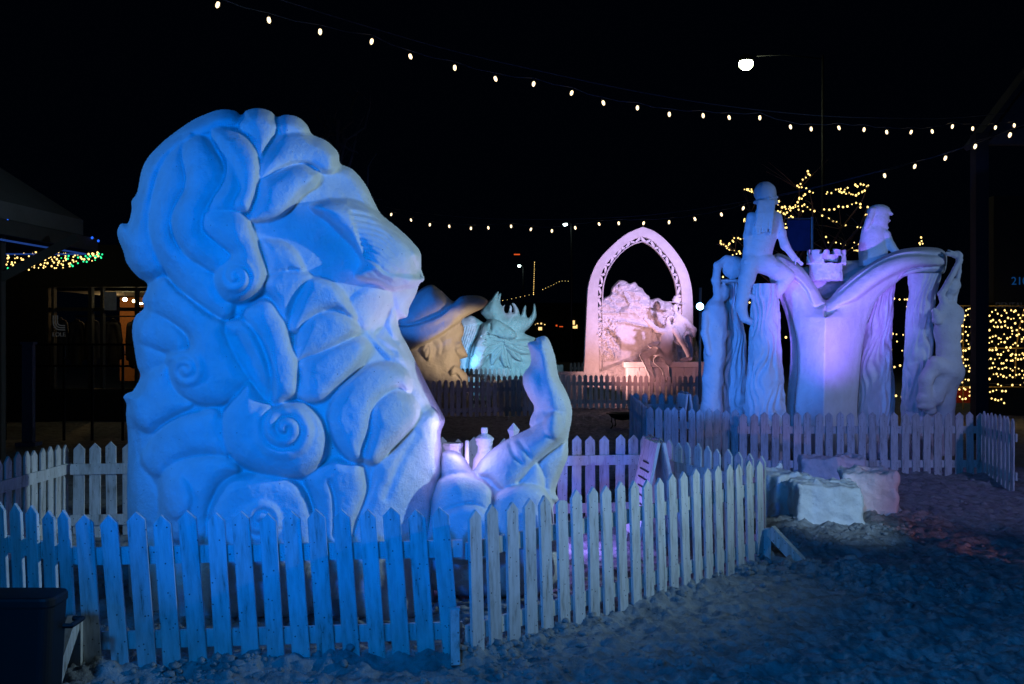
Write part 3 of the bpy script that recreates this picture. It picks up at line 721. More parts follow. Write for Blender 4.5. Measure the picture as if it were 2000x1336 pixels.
# brow like a folded feather
ly += [L_([(606, 404), (640, 391), (672, 390), (702, 396), (732, 411), (748, 419), (784, 449), (813, 478), (824, 496), (825, 525), (831, 545), (820, 556), (790, 561), (765, 565), (738, 552), (696, 540), (708, 515), (694, 487), (668, 460), (640, 432)], .05, .17, 40, tilt=(.03, -.06), id=1)]
for i in range(11):
    f = i / 10; a = (684 + 30 * f, 398 + 104 * f ** .8); m_ = (790 - 32 * f, 466 + 66 * f); e = (823 - 4 * f, 538 + 5 * f)
    m0 = ((a[0] + m_[0]) / 2 + 12 - 10 * f, (a[1] + m_[1]) / 2 - 12 + 10 * f)
    ly.append(G_([a, m0, m_, e], .05, 2.6))
for a, b in (((705, 470), (800, 545)), ((712, 492), (790, 552)), ((712, 515), (775, 556)), ((718, 535), (765, 560))): ly.append(G_([a, ((a[0] + b[0]) / 2 - 3, (a[1] + b[1]) / 2 + 4), b], .012, 3))
for i in range(5): ly.append(G_([(778 + i * 7, 565), (786 + i * 5, 590), (776 + i * 7, 622)], .012, 2.5))
# --- hair
ly += [
 hl([(262, 432), (240, 432), (228, 450), (232, 472), (243, 490), (262, 500)], -.08, .10, 18, 'ear_bump'),
 hl(r1([(320, 160), (480, 160), (600, 100), (700, 92), (760, 125), (720, 170), (640, 200), (560, 230), (480, 250), (420, 270), (360, 350), (300, 450), (270, 560), (190, 545), (215, 420), (260, 320)]), .02, .07, 32),
 hl(r1([(430, 225), (330, 290), (250, 380), (215, 450), (186, 560), (160, 640), (128, 760), (112, 820), (128, 890), (170, 985), (240, 1035), (300, 1005), (330, 960), (290, 860), (262, 740), (270, 600), (300, 460), (370, 350), (450, 275)]), .00, .11, 34),
 hl(r1([(470, 210), (400, 290), (335, 370), (292, 480), (262, 610), (250, 720), (268, 820), (310, 920), (360, 1000), (430, 1070), (520, 1140), (600, 1195), (680, 1240), (720, 1160), (650, 1110), (620, 1010), (560, 960), (470, 900), (390, 810), (372, 700), (400, 600), (452, 510), (440, 390), (442, 290), (500, 240)]), .03, .11, 34),
 hl(r1([(440, 290), (500, 240), (560, 250), (610, 320), (650, 390), (662, 440), (645, 510), (600, 575), (560, 650), (545, 720), (560, 770), (620, 820), (690, 880), (680, 930), (625, 985), (540, 950), (460, 895), (395, 800), (374, 700), (396, 620), (445, 530), (452, 440), (436, 360)]), .05, .12, 30, tilt=(-.04, 0)),
 hl(r1([(595, 220), (640, 195), (720, 200), (790, 240), (838, 310), (858, 400), (852, 500), (830, 590), (800, 655), (740, 655), (640, 650), (565, 650), (590, 580), (640, 500), (665, 430), (655, 360), (620, 300)]), .07, .13, 32, tilt=(.05, 0)),
 G_(r1([(600, 250), (660, 330), (720, 420), (740, 520), (700, 600)]), .035, 9),
 hl(r1([(560, 645), (650, 640), (740, 648), (795, 690), (820, 770), (855, 860), (892, 980), (870, 1065), (800, 1125), (720, 1148), (650, 1115), (612, 1045), (622, 970), (680, 920), (694, 880), (620, 820), (545, 755), (538, 700)]), .08, .15, 38, tilt=(.04, .02)),
 ('spiral', 459, 540, 42, 22, .045, 1, 2.2),
 hl(r1([(745, 180), (770, 110), (850, 86), (945, 115), (965, 165), (935, 235), (885, 330), (858, 400), (838, 320), (790, 240)]), .04, .12, 30),
 hl(r1([(950, 140), (990, 118), (1070, 135), (1125, 190), (1142, 232), (1060, 228), (985, 235), (955, 190)]), .03, .09, 22),
 hl(r1([(858, 400), (890, 330), (970, 240), (1060, 220), (1145, 228), (1225, 268), (1288, 332), (1296, 390), (1240, 438), (1190, 432), (1130, 395), (1050, 388), (950, 425), (858, 480)]), .06, .13, 30, tilt=(.04, 0)),
 hl(r1([(858, 482), (950, 430), (1030, 398), (1100, 392), (1150, 418), (1182, 440), (1160, 500), (1080, 560), (1020, 635), (960, 682), (880, 702), (798, 698), (808, 640), (840, 560)]), .03, .15, 30, tilt=(.06, .01)),
 hl(r1([(868, 812), (960, 808), (1042, 850), (1088, 930), (1098, 975), (1000, 985), (900, 1005), (888, 960)]), .00, .09, 26, tilt=(.03, 0)),
 hl(r1([(870, 1060), (905, 1000), (990, 968), (1080, 968), (1145, 1010), (1095, 1070), (1042, 1160), (1010, 1275), (965, 1220), (925, 1130)]), .01, .10, 26, 'beard_lock'),
 hl(r1([(1140, 1008), (1225, 1020), (1295, 1070), (1345, 1140), (1385, 1225), (1350, 1255), (1290, 1200), (1220, 1192), (1130, 1245), (1070, 1310), (1012, 1290), (1040, 1160), (1090, 1060)]), .02, .12, 26, 'beard_lock', tilt=(.03, 0)),
]
B_ = 'beard_lock'
ly += [
 hl(r2([(175, 290), (250, 305), (345, 370), (350, 420), (250, 450), (195, 520), (172, 440)]), -.02, .07, 22, B_),
 hl(r2([(165, 300), (158, 200), (200, 120), (260, 110), (340, 170), (445, 290), (400, 370), (330, 345), (240, 315), (195, 300)]), .00, .10, 26, B_),
 hl(r2([(270, -30), (225, 10), (205, 60), (215, 120), (260, 140), (330, 165), (440, 240), (452, 320), (345, 350), (342, 430), (358, 500), (400, 560), (470, 605), (560, 622), (645, 610), (705, 560), (765, 492), (700, 350), (650, 250), (640, 190), (560, 150), (480, 90), (390, 20), (330, -45)]), .04, .13, 36, B_),
 ('spiral', 361, 722, 42, 20, .05, -1, .4),
 hl(r2([(112, 575), (130, 545), (180, 545), (222, 460), (280, 418), (342, 408), (362, 495), (402, 560), (478, 618), (400, 662), (310, 712), (240, 762), (175, 725), (128, 660)]), .00, .13, 28, B_, tilt=(-.03, 0)),
 hl(r2([(130, 760), (180, 760), (205, 900), (280, 1020), (300, 1120), (270, 1250), (180, 1250), (130, 1100)]), -.08, .06, 24, 'neck'),
 hl(r2([(200, 905), (235, 830), (290, 750), (400, 680), (500, 658), (600, 640), (650, 760), (660, 880), (600, 890), (520, 880), (410, 905), (345, 945), (298, 995), (240, 965)]), .02, .11, 30, B_),
 hl(r2([(298, 1010), (330, 945), (400, 905), (520, 880), (660, 890), (720, 960), (630, 1020), (570, 1110), (545, 1210), (540, 1330), (360, 1330), (320, 1230), (300, 1120)]), .04, .13, 34, B_),
 L_(r2([(310, 1080), (340, 1010), (400, 990), (450, 1030), (470, 1110), (440, 1190), (380, 1215), (330, 1180)]), .0, .05, 22, add=1),
 hl(r2([(1050, 1000), (1130, 940), (1220, 898), (1290, 912), (1350, 925), (1382, 1020), (1378, 1100), (1345, 1180), (1310, 1300), (1300, 1600), (1090, 1600), (1110, 1200)]), .01, .12, 28, B_, tilt=(.03, 0)),
 G_(r2([(1190, 1020), (1215, 1120), (1215, 1300)]), .04, 4),
 hl(r2([(540, 1700), (545, 1230), (572, 1120), (625, 1020), (700, 980), (820, 975), (960, 996), (1045, 1050), (1090, 1150), (1115, 1300), (1110, 1700)]), .04, .12, 34, B_),
 ('spiral', 509, 1016, 46, 24, .05, 1, 0),
 hl(r2([(622, 720), (640, 640), (700, 558), (765, 492), (830, 570), (890, 612), (960, 598), (1050, 608), (1135, 675), (1175, 770), (1168, 865), (1122, 945), (1050, 996), (960, 996), (820, 975), (720, 930), (650, 860), (625, 790)]), .07, .15, 46, B_),
 ('spiral', 557, 838, 66, 27, .05, 1, 1.0),
 hl(r2([(1010, 262), (1060, 178), (1150, 128), (1235, 125), (1305, 162), (1340, 220), (1322, 252), (1260, 292), (1150, 342), (1060, 372), (1015, 385), (1000, 320)]), .03, .12, 26, B_, tilt=(.04, 0)),
 hl(r2([(1015, 400), (1120, 350), (1230, 298), (1330, 262), (1388, 290), (1392, 332), (1352, 402), (1272, 482), (1202, 552), (1140, 602), (1060, 602), (1010, 565), (1030, 480)]), .03, .13, 28, B_, tilt=(.05, .01)),
 hl(r2([(1175, 640), (1230, 538), (1310, 468), (1400, 408), (1500, 392), (1585, 430), (1615, 492), (1602, 555), (1545, 535), (1462, 580), (1422, 640), (1402, 740), (1372, 832), (1358, 905), (1290, 912), (1220, 835), (1178, 740)]), .05, .14, 30, B_, tilt=(.05, .01)),
 hl(r2([(1405, 650), (1450, 588), (1530, 533), (1602, 558), (1650, 620), (1650, 692), (1592, 762), (1502, 852), (1432, 925), (1368, 912), (1370, 850), (1400, 750)]), .07, .14, 28, B_, tilt=(.04, .01)),
 hl(r2([(1250, 1700), (1335, 1240), (1362, 1150), (1402, 1040), (1432, 922), (1522, 852), (1602, 760), (1665, 660), (1745, 645), (1772, 750), (1782, 960), (1725, 1020), (1705, 1120), (1712, 1200), (1720, 1700)]), .03, .12, 40, B_, tilt=(.02, 0)),
 G_(r2([(1690, 740), (1720, 860), (1700, 990)]), .012, 4), G_(r2([(1740, 720), (1755, 860), (1740, 990)]), .012, 4), G_(r2([(1480, 1100), (1560, 900), (1640, 770)]), .02, 8),
 hl(r2([(640, 190), (715, 160), (760, 105), (830, 68), (885, 80), (925, 140), (962, 200), (992, 300), (1022, 400), (1024, 490), (1012, 565), (960, 600), (890, 622), (830, 575), (770, 492), (700, 385), (650, 280)]), .06, .13, 38, B_, tilt=(.04, .01)),
 G_(r2([(650, 175), (720, 165), (790, 230), (850, 350), (880, 480), (878, 600)]), .05, 6),
 G_(r2([(700, 260), (760, 360), (820, 480), (860, 560)]), .04, 12),
]
ly = [('lobe', l[1], l[2] * .6, l[3] * .78, l[4], l[5]) if l[0] == 'lobe' and l[5].get('id', 0) >= 10 else l for l in ly]
ly.append(('blur', 1))
head = empty('snow_head_sculpture', P(560, 1200, 6.4) * 1, 'giant curly haired and bearded head carved in snow behind the nearest fence', 'snow sculpture')
head.location.z = 0
relief('snow_head', M['sculpt'], head_out, 6.45, ly, cell=2.0, R_=.62, W=250, Rb=.75, bl=14, parent=head, edge=22, noise=(.009, .02), split=split)

# ---------------------------------------------------------------- raised hand in front of it
hand_out = r4([(60, 1700), (60, 1190), (95, 1040), (120, 900), (150, 812), (225, 803), (290, 845), (345, 925), (385, 880), (420, 838), (500, 770), (620, 700), (715, 655), (714, 630), (722, 588), (745, 520), (702, 440), (674, 370), (676, 302), (720, 240), (722, 175), (703, 102), (755, 84), (762, 66), (830, 62), (880, 178), (906, 318), (962, 430), (990, 520), (990, 600), (968, 720), (966, 840), (932, 930), (885, 1060), (905, 1120), (872, 1168), (880, 1300), (890, 1700)])
hs = {0: 'palm'}
def fl(poly, off, rise, w, nm, **o):
    i = len(hs); hs[i] = nm; return L_(poly, off, rise, w, id=i, **o)
hly = [
 fl(r4([(714, 655), (714, 628), (722, 588), (747, 520), (702, 440), (672, 370), (674, 302), (720, 238), (722, 172), (700, 100), (755, 82), (760, 64), (832, 60), (882, 178), (908, 318), (964, 430), (992, 520), (992, 600), (960, 720), (900, 740), (830, 640), (780, 640)]), .0, .08, 26, 'raised_finger', tilt=(.02, 0)),
 G_(r4([(712, 118), (780, 128), (825, 130)]), .012, 2.4), G_(r4([(800, 62), (850, 180), (880, 300), (900, 330)]), .03, 5), G_(r4([(735, 215), (790, 330), (800, 470), (760, 560)]), .03, 12), G_(r4([(720, 590), (790, 540), (870, 560)]), .03, 7),
 fl(r4([(388, 900), (420, 838), (500, 768), (620, 698), (752, 636), (822, 598), (905, 548), (950, 552), (985, 640), (940, 730), (860, 790), (790, 850), (740, 900), (690, 960), (640, 1020), (540, 1052), (455, 975), (388, 962)]), .04, .10, 40, 'thumb', tilt=(.02, .02)),
 G_(r4([(585, 745), (610, 820), (660, 880)]), .025, 4), G_(r4([(650, 740), (690, 800), (720, 850)]), .02, 4),
 fl(r4([(808, 640), (820, 590), (860, 555), (905, 560), (930, 610), (930, 690), (900, 738), (850, 725), (815, 690)]), .10, .06, 18, 'thumb_tip'),
 G_(r4([(960, 700), (880, 790), (780, 880)]), .03, 7),
 fl(r4([(760, 880), (800, 950), (815, 1070), (640, 1030), (690, 950)]), .02, .05, 18, 'finger'),
 fl(r4([(790, 880), (890, 790), (965, 740), (966, 850), (932, 930), (885, 1062), (815, 1070), (805, 960)]), .0, .05, 22, 'finger'),
 fl(r4([(145, 812), (222, 802), (292, 842), (345, 925), (370, 1000), (250, 980), (150, 980)]), .03, .08, 18, 'knuckle'),
 fl(r4([(480, 1140), (540, 1062), (640, 1024), (742, 1030), (822, 1068), (885, 1150), (900, 1400), (500, 1400)]), .10, .10, 24, 'finger'),
 fl(r4([(815, 1068), (880, 1075), (908, 1128), (880, 1175), (850, 1120)]), .05, .05, 12, 'knuckle'),
 fl(r4([(60, 1195), (98, 1022), (200, 968), (330, 966), (432, 1018), (474, 1090), (470, 1200), (440, 1400), (50, 1400)]), .14, .12, 30, 'beard_curl'),
 fl(r4([(100, 1245), (240, 1155), (370, 1146), (452, 1208), (495, 1262), (500, 1500), (90, 1500)]), .20, .10, 22, 'beard_curl'),
 ('blur', 1)]
hand = empty('snow_hand_sculpture', fz(1000, 6.3), 'big carved snow hand with one finger raised, right of the bearded face', 'snow sculpture')
relief('hand', M['sculpt'], hand_out, 6.35, hly, cell=1.8, R_=.20, W=80, Rb=.30, bl=6, parent=hand, edge=14, noise=(.004, .006), split=hs, back_lump=.03)
# small carved bottle and crystals standing in the palm
def toy(px, py, Z, prof, label, name, n=14, flat=False):
    p = P(px, py, Z); m = Z / FOC; mb = MB(); mb.lathe(p, [(max(r, .3) * m, -y * m) for r, y in prof], n)
    o = mb.build(name, M['sculpt'], None, not flat); tag(o, label, 'snow carving', 'small snow carvings between beard and hand'); return o
toy(946, 835, 7.0, [(6, 0), (6.5, 1), (6.5, 9), (6, 12), (10, 14), (17, 19), (19, 22), (16, 28), (17, 32), (13, 36), (14, 48), (22, 62), (26, 90), (26, 130)], 'carved snow bottle with a narrow stopper between beard and hand', 'snow_bottle')
toy(1003, 826, 7.1, [(.5, 0), (12, 14), (8, 24), (9, 60)], 'pointed snow crystal behind the thumb', 'snow_crystal', 4, True)
toy(912, 860, 6.9, [(3, 0), (4, 1), (4.5, 34), (5, 60)], 'thin carved snow stick leaning beside the beard', 'snow_stick', 6)
toy(884, 868, 7.0, [(20, -3), (21, 2), (16, 10), (18, 22), (20, 60)], 'jagged low snow cup touching the beard', 'snow_cup', 7, True)

# ================================================================ hatted head
hat_out = z8([(340, 175), (430, 115), (515, 98), (575, 135), (650, 195), (760, 292), (850, 240), (960, 224), (1060, 227), (1130, 252), (1168, 290), (1150, 342), (1100, 385), (1000, 432), (862, 520), (885, 600), (884, 690), (860, 735), (868, 790), (892, 840), (928, 925), (926, 955), (880, 972), (843, 985), (852, 1035), (846, 1085), (900, 1130), (935, 1190), (940, 1300), (935, 1620), (100, 1620), (90, 1300), (110, 1100), (150, 900), (60, 860), (-60, 700), (-120, 520), (0, 430), (150, 350), (250, 260)])
cl = [
 L_(z8([(330, 180), (430, 113), (515, 96), (580, 133), (655, 195), (765, 292), (740, 360), (600, 465), (300, 585), (100, 600), (60, 480), (180, 340)]), .0, .25, 26, id=1),
 L_(z8([(60, 600), (300, 575), (600, 460), (730, 350), (850, 238), (960, 222), (1062, 225), (1172, 290), (1155, 345), (1105, 388), (1000, 435), (860, 522), (700, 630), (600, 700), (420, 800), (230, 875), (60, 860), (-60, 700)]), .30, .10, 12, id=2),
 G_(z8([(100, 660), (350, 640), (600, 560), (760, 440), (900, 330), (1040, 280), (1120, 290)]), .06, 11),
 L_(z8([(385, 890), (400, 820), (450, 795), (495, 815), (505, 900), (495, 985), (460, 1000), (410, 950)]), .02, .10, 7, id=3),
 G_(z8([(425, 870), (465, 830), (470, 900), (450, 960)]), .05, 2.2),
 G_(z8([(780, 770), (840, 745), (858, 742)]), .06, 3.5), G_(z8([(790, 850), (830, 820)]), .04, 3), G_(z8([(835, 960), (870, 975)]), .05, 2.5),
 L_(z8([(780, 840), (850, 770), (895, 840), (930, 930), (880, 965), (820, 950)]), .0, .08, 7, add=1),
 G_(z8([(520, 800), (560, 860), (545, 940)]), .03, 3), G_(z8([(610, 760), (640, 820), (620, 900)]), .03, 3),
 L_(z8([(725, 1120), (780, 1052), (850, 1086), (902, 1130), (938, 1190), (942, 1420), (900, 1420), (860, 1260), (800, 1160), (735, 1175)]), .02, .12, 6, id=4),
 G_(z8([(560, 1000), (640, 1100), (660, 1250)]), .04, 12),
 ('blur', 1)]
cow = empty('snow_cowboy_sculpture', fz(880, 22.5), 'carved head in profile with wide brimmed hat and drooping moustache', 'snow sculpture')
relief('cowboy', M['sculpt_far'], hat_out, 22.7, cl, cell=1.1, R_=.55, W=34, bl=5, parent=cow, edge=5, noise=(.012, .03), split={0: 'head', 1: 'hat_crown', 2: 'hat_brim', 3: 'ear', 4: 'moustache'})

# ================================================================ antlered creature
z6 = T(900, 560, 6.68)
mo = z6([(-60, 1700), (-60, 480), (60, 400), (150, 380), (290, 462), (338, 440), (300, 390), (262, 322), (350, 198), (400, 150), (450, 80), (494, 64), (482, 160), (500, 102), (526, 88), (516, 200), (542, 252), (574, 238), (562, 290), (580, 340), (622, 330), (642, 240), (666, 270), (666, 330), (690, 328), (688, 270), (664, 220), (702, 220), (750, 290), (782, 370), (822, 258), (852, 250), (852, 350), (880, 405), (930, 340), (950, 228), (972, 240), (988, 365), (972, 425), (902, 530), (832, 600), (900, 640), (975, 672), (960, 720), (1010, 800), (1040, 1000), (1060, 1700)])
rr = random.Random(5)
ml = [L_(z6([(262, 322), (350, 190), (450, 60), (560, 60), (540, 250), (620, 330), (700, 200), (800, 300), (990, 200), (1000, 420), (830, 600), (560, 640), (330, 500)]), -.10, .10, 8, id=1),
      L_(z6([(290, 480), (420, 420), (560, 480), (720, 600), (700, 680), (520, 690), (430, 700), (300, 1000), (180, 1120), (100, 1100), (140, 800), (240, 640)]), .10, .22, 12, id=2),
      G_(z6([(385, 500), (385, 560)]), .14, 2.4), G_(z6([(350, 610), (375, 640)]), .12, 2.4), G_(z6([(420, 730), (470, 690), (545, 680)]), .12, 3), G_(z6([(420, 830), (370, 900), (290, 980)]), .12, 3), G_(z6([(650, 600), (680, 630), (710, 610)]), .1, 2.2)]
for k in range(9):
    an = R(190 - k * 24 + rr.uniform(-9, 9)); c = (600 + rr.uniform(-40, 40), 730 + rr.uniform(-20, 20)); q = [(c[0] + 90 * math.cos(an), c[1] + 70 * math.sin(an)), (c[0] + 230 * math.cos(an + .12), c[1] + 200 * math.sin(an + .12)), (c[0] + 360 * math.cos(an + .05), c[1] + 340 * math.sin(an + .05))]
    ml.append(L_(z6([(c[0] + 30 * math.cos(an + 1.3), c[1] + 30 * math.sin(an + 1.3)), (q[1][0] - 55 * math.sin(an), q[1][1] + 55 * math.cos(an)), q[2], (q[1][0] + 55 * math.sin(an), q[1][1] - 55 * math.cos(an)), (c[0] + 30 * math.cos(an - 1.3), c[1] + 30 * math.sin(an - 1.3))]), .02, rr.uniform(.08, .18), 8))
    ml.append(G_(z6(q), .07, 1.6))
for k in range(8): ml.append(G_(z6([(280 - k * 35, 480 + k * 8), (200 - k * 30, 700), (140 - k * 30, 900)]), .09, 2.2))
for k in range(9): ml.append(G_(z6([(560 + k * 40, 560 - k * 8), (640 + k * 34, 470 - k * 5), (700 + k * 28, 380)]), .03, 1.6))
moose = empty('snow_antler_sculpture', fz(985, 30.8), 'carved antlered creature with jagged antlers and shaggy beard, teal lit', 'snow sculpture')
relief('moose', M['sculpt_far'], mo, 31, ml, cell=.9, R_=.5, W=26, bl=4, parent=moose, edge=3.5, noise=(.03, .04), split={0: 'body', 1: 'antlers', 2: 'muzzle'})

# ================================================================ pointed arch with mountains and two hikers
ZA = 26.0; z5 = T(1100, 420, 3.517)
arch = empty('snow_arch_sculpture', fz(1250, ZA), 'pointed snow arch with pierced edge over mountains, a wall and two carved hikers', 'snow sculpture')
outer = z5([(120, 1180), (138, 1050), (150, 800), (158, 620), (166, 500), (190, 408), (238, 312), (330, 212), (430, 132), (540, 84), (620, 114), (700, 176), (780, 270), (840, 370), (868, 460), (882, 560), (885, 700), (885, 1000), (885, 1180)])
ringo = z5([(250, 1180), (245, 1000), (238, 700), (236, 560), (246, 450), (280, 360), (340, 288), (420, 210), (490, 168), (541, 154), (602, 180), (682, 258), (750, 350), (790, 450), (806, 560), (806, 700), (806, 1000), (806, 1180)])
inner = z5([(272, 1180), (272, 1000), (272, 700), (272, 570), (278, 490), (302, 400), (342, 330), (402, 260), (470, 212), (541, 188), (600, 220), (660, 280), (710, 350), (748, 430), (768, 510), (772, 580), (772, 700), (772, 1000), (772, 1180)])
def resample(pts, n, cusp):
    def part(q, m):
        c = catmull(q, 12, False); L = np.concatenate([[0], np.cumsum(np.hypot(*np.diff(c, axis=0).T))]); t = np.linspace(0, L[-1], m)
        return np.stack([np.interp(t, L, c[:, 0]), np.interp(t, L, c[:, 1])], -1)
    a, b = part(pts[:cusp + 1], n), part(pts[cusp:], n); return np.concatenate([a, b[1:]])
def band(A, B, Zf, Zb, name, mat, parent, bevel=.0):
    n = len(A); vs = []
    def w(p, Z): return P(p[0], p[1], ZA) + Vector((0, Z, 0))
    for i in range(n):
        a, b = A[i], B[i]; c = (b - a); k = min(.9 / (np.hypot(*c) + 1e-6), .3)
        vs += [w(a, Zb), w(a, Zf + .04), w(a + c * k, Zf), w(b - c * k, Zf), w(b, Zf + .04), w(b, Zb)]
    fs = [(i * 6 + j, i * 6 + (j + 1) % 6, (i + 1) * 6 + (j + 1) % 6, (i + 1) * 6 + j) for i in range(n - 1) for j in range(6)]
    fs += [tuple(range(5, -1, -1)), tuple((n - 1) * 6 + j for j in range(6))]
    return mesh_np(name, np.array(vs), fs, mat, parent, False)
NN = 46
Ao, Ro, Ri = resample(outer, NN, 9), resample(ringo, NN, 9), resample(inner, NN, 9)
band(Ao, Ro, -.18, .06, 'arch_band', M['sculpt'], arch)
Ri2 = Ri + (Ro - Ri) * .26
band(Ri2, Ri, -.16, -.04, 'inner_rib', M['sculpt'], arch)
lat = MB(); K = 2 * NN - 2; step = 2.0; i = 14.0
def at(Q, s): i0 = int(s); f = s - i0; return Q[i0] * (1 - f) + Q[min(i0 + 1, len(Q) - 1)] * f
s = 10.0; flip = False; pts = []
while s < K - 10:
    Q = Ro if flip else Ri2; p = at(Q, s); pts.append(P(p[0], p[1], ZA) + Vector((0, -.09, 0))); flip = not flip; s += 1.5
for a, b in zip(pts[:-1], pts[1:]): lat.bar(a, b, .036, .06)
lat.build('lattice', M['sculpt'], arch)
# filled lower jamb behind the lattice
band(Ro[:18], Ri2[:18], .02, .12, 'jamb_panel', M['sculpt'], arch); band(Ro[-15:], Ri2[-15:], .02, .12, 'jamb_panel', M['sculpt'], arch)
mt_out = z5([(200, 1180), (205, 900), (245, 620), (272, 575), (320, 545), (332, 500), (360, 465), (385, 447), (425, 452), (455, 470), (490, 460), (520, 490), (545, 505), (560, 530), (592, 560), (600, 580), (650, 570), (690, 590), (735, 600), (780, 640), (860, 660), (900, 800), (905, 1180)])
def mtn(X, Y, H, sd, body):
    x = (X - 1100) * 3.517; y = (Y - 420) * 3.517
    rid = 1 - np.abs(fbm(x / 95 + .3 * fbm(x / 60, y / 60, 2, 5), y / 70, 4, 12)) * 2
    up = np.clip((730 - y) / 60, 0, 1) * np.clip((640 - x) / 40, 0, 1)
    H = H + up * (.10 + .15 * rid)
    f = np.clip((400 - x) / 50, 0, 1) * np.clip((y - 690) / 40, 0, 1) * np.clip((1010 - y) / 40, 0, 1)
    H = H + f * (.12 + .12 * np.abs(fbm(x / 26, y / 34, 3, 21)) * 2)
    H = H + .22 * np.clip((y - (1080 - (x - 180) * .38)) / 26, 0, 1) * np.clip((560 - x) / 60, 0, 1) * (1 + .5 * fbm(x / 45, y / 45, 3, 8))
    sh = np.exp(-((y - (735 + np.clip(x - 430, 0, 200) * .25)) / 12) ** 2) * np.clip((x - 350) / 30, 0, 1) * np.clip((620 - x) / 40, 0, 1)
    H = H + sh * .16 * (1 + .6 * fbm(x / 22, y / 22, 2, 4))
    rk = np.clip((x - 590) / 15, 0, 1) * np.clip((1000 - y) / 60, 0, 1); H = H + rk * (.10 + .14 * fbm(x / 50, y / 60, 4, 33))
    return H
relief('mountain_panel', M['sculpt_far'], mt_out, ZA + .25, [('fn', mtn)], cell=.9, R_=.18, W=12, Rb=.12, bl=2, parent=arch, edge=3, noise=(.02, .0), back_lump=.01)
# stone wall with coping
m5 = ZA / FOC; wy = -1.0
def wp(px, py, d): return P(px, py, ZA) + Vector((0, d, 0))
mb = MB(); a, b = wp(1208, 705, -1.35), wp(1367, 705, -1.35)
mb.box(((a.x + b.x) / 2, a.y + .2, a.z - .06), (b.x - a.x, .62, .13)); mb.build('coping', M['sculpt_far'], arch)
mb = MB(); rr = random.Random(3); z = a.z - .125 - .001
while z > -.05:
    hh = rr.choice((.10, .14, .18)); x = a.x + .05
    while x < b.x - .06:
        ww = min(rr.uniform(.16, .42), b.x - .05 - x); dd = rr.uniform(-.015, .015)
        mb.box((x + ww / 2, a.y + .2 + dd, z - hh / 2), (ww - .018, .5, hh - .018)); x += ww
    z -= hh
mb.box(((a.x + b.x) / 2, a.y + .2, (a.z - .13) / 2), (b.x - a.x - .12, .45, a.z - .14)); mb.build('stone_wall', M['sculpt_far'], arch)
# hikers: photo units scaled by 3.517 kept in z5 frame
def Z5(x, y, d=0): return (1100 + x / 3.517, 420 + y / 3.517, d)
def hiker_hat():
    S = Sculpt(((1290, 1368), (570, 715), (-16, 14)), .62)
    c = Z5
    S.ell(c(768, 640), (5.6, 8.2, 6), 2)                                   # head
    S.ell(c(776, 585), (8.2, 6.5, 7.5), 2); S.ell((c(775, 600)[0], c(775, 603)[1], 0), (18.5, 1.5, 12), 1.2, rot=7)   # hat
    S.ell((c(775, 570)[0], c(775, 566)[1], 0), (4.5, 4, 5), 2)
    S.ell((c(741, 640)[0], c(741, 642)[1], -1), (2.0, 2.6, 2), 1.2)        # nose
    S.cone(c(775, 680), c(780, 700), 4, 5, 3)
    S.chain([c(790, 720), c(795, 790, 1), c(800, 850, 2)], [12, 11.5, 12], 5, .75)   # torso
    S.chain([c(830, 725, -1), c(895, 790, -2), c(890, 825, -4), c(850, 810, -8)], [6.5, 5.6, 5, 4], 3)   # arm
    for k in range(4): S.cone(c(838 + k * 9, 810, -9), c(836 + k * 9, 832, -10), 1.4, 1.1, .5)
    S.cone(c(850, 815, -8), c(832, 806, -10), 1.5, 1.2, .8)
    S.chain([c(760, 730, -4), c(740, 780, -8), c(700, 800, -9)], [5, 4.4, 3.6], 3)
    S.chain([c(800, 860, 0), c(850, 840, -10), c(865, 920, -11), c(868, 985, -11)], [8.5, 7.5, 6, 5], 3)   # leg
    S.chain([c(865, 985, -11), c(840, 992, -13), c(800, 995, -15)], [5, 4.2, 3], 2)
    S.ell(c(760, 770, 8), (9, 16, 6), 3)                                   # pack
    S.noise(.5, 5, 2); return S.build('hiker_in_hat', M['sculpt_far'], ZA - 1.15, arch)
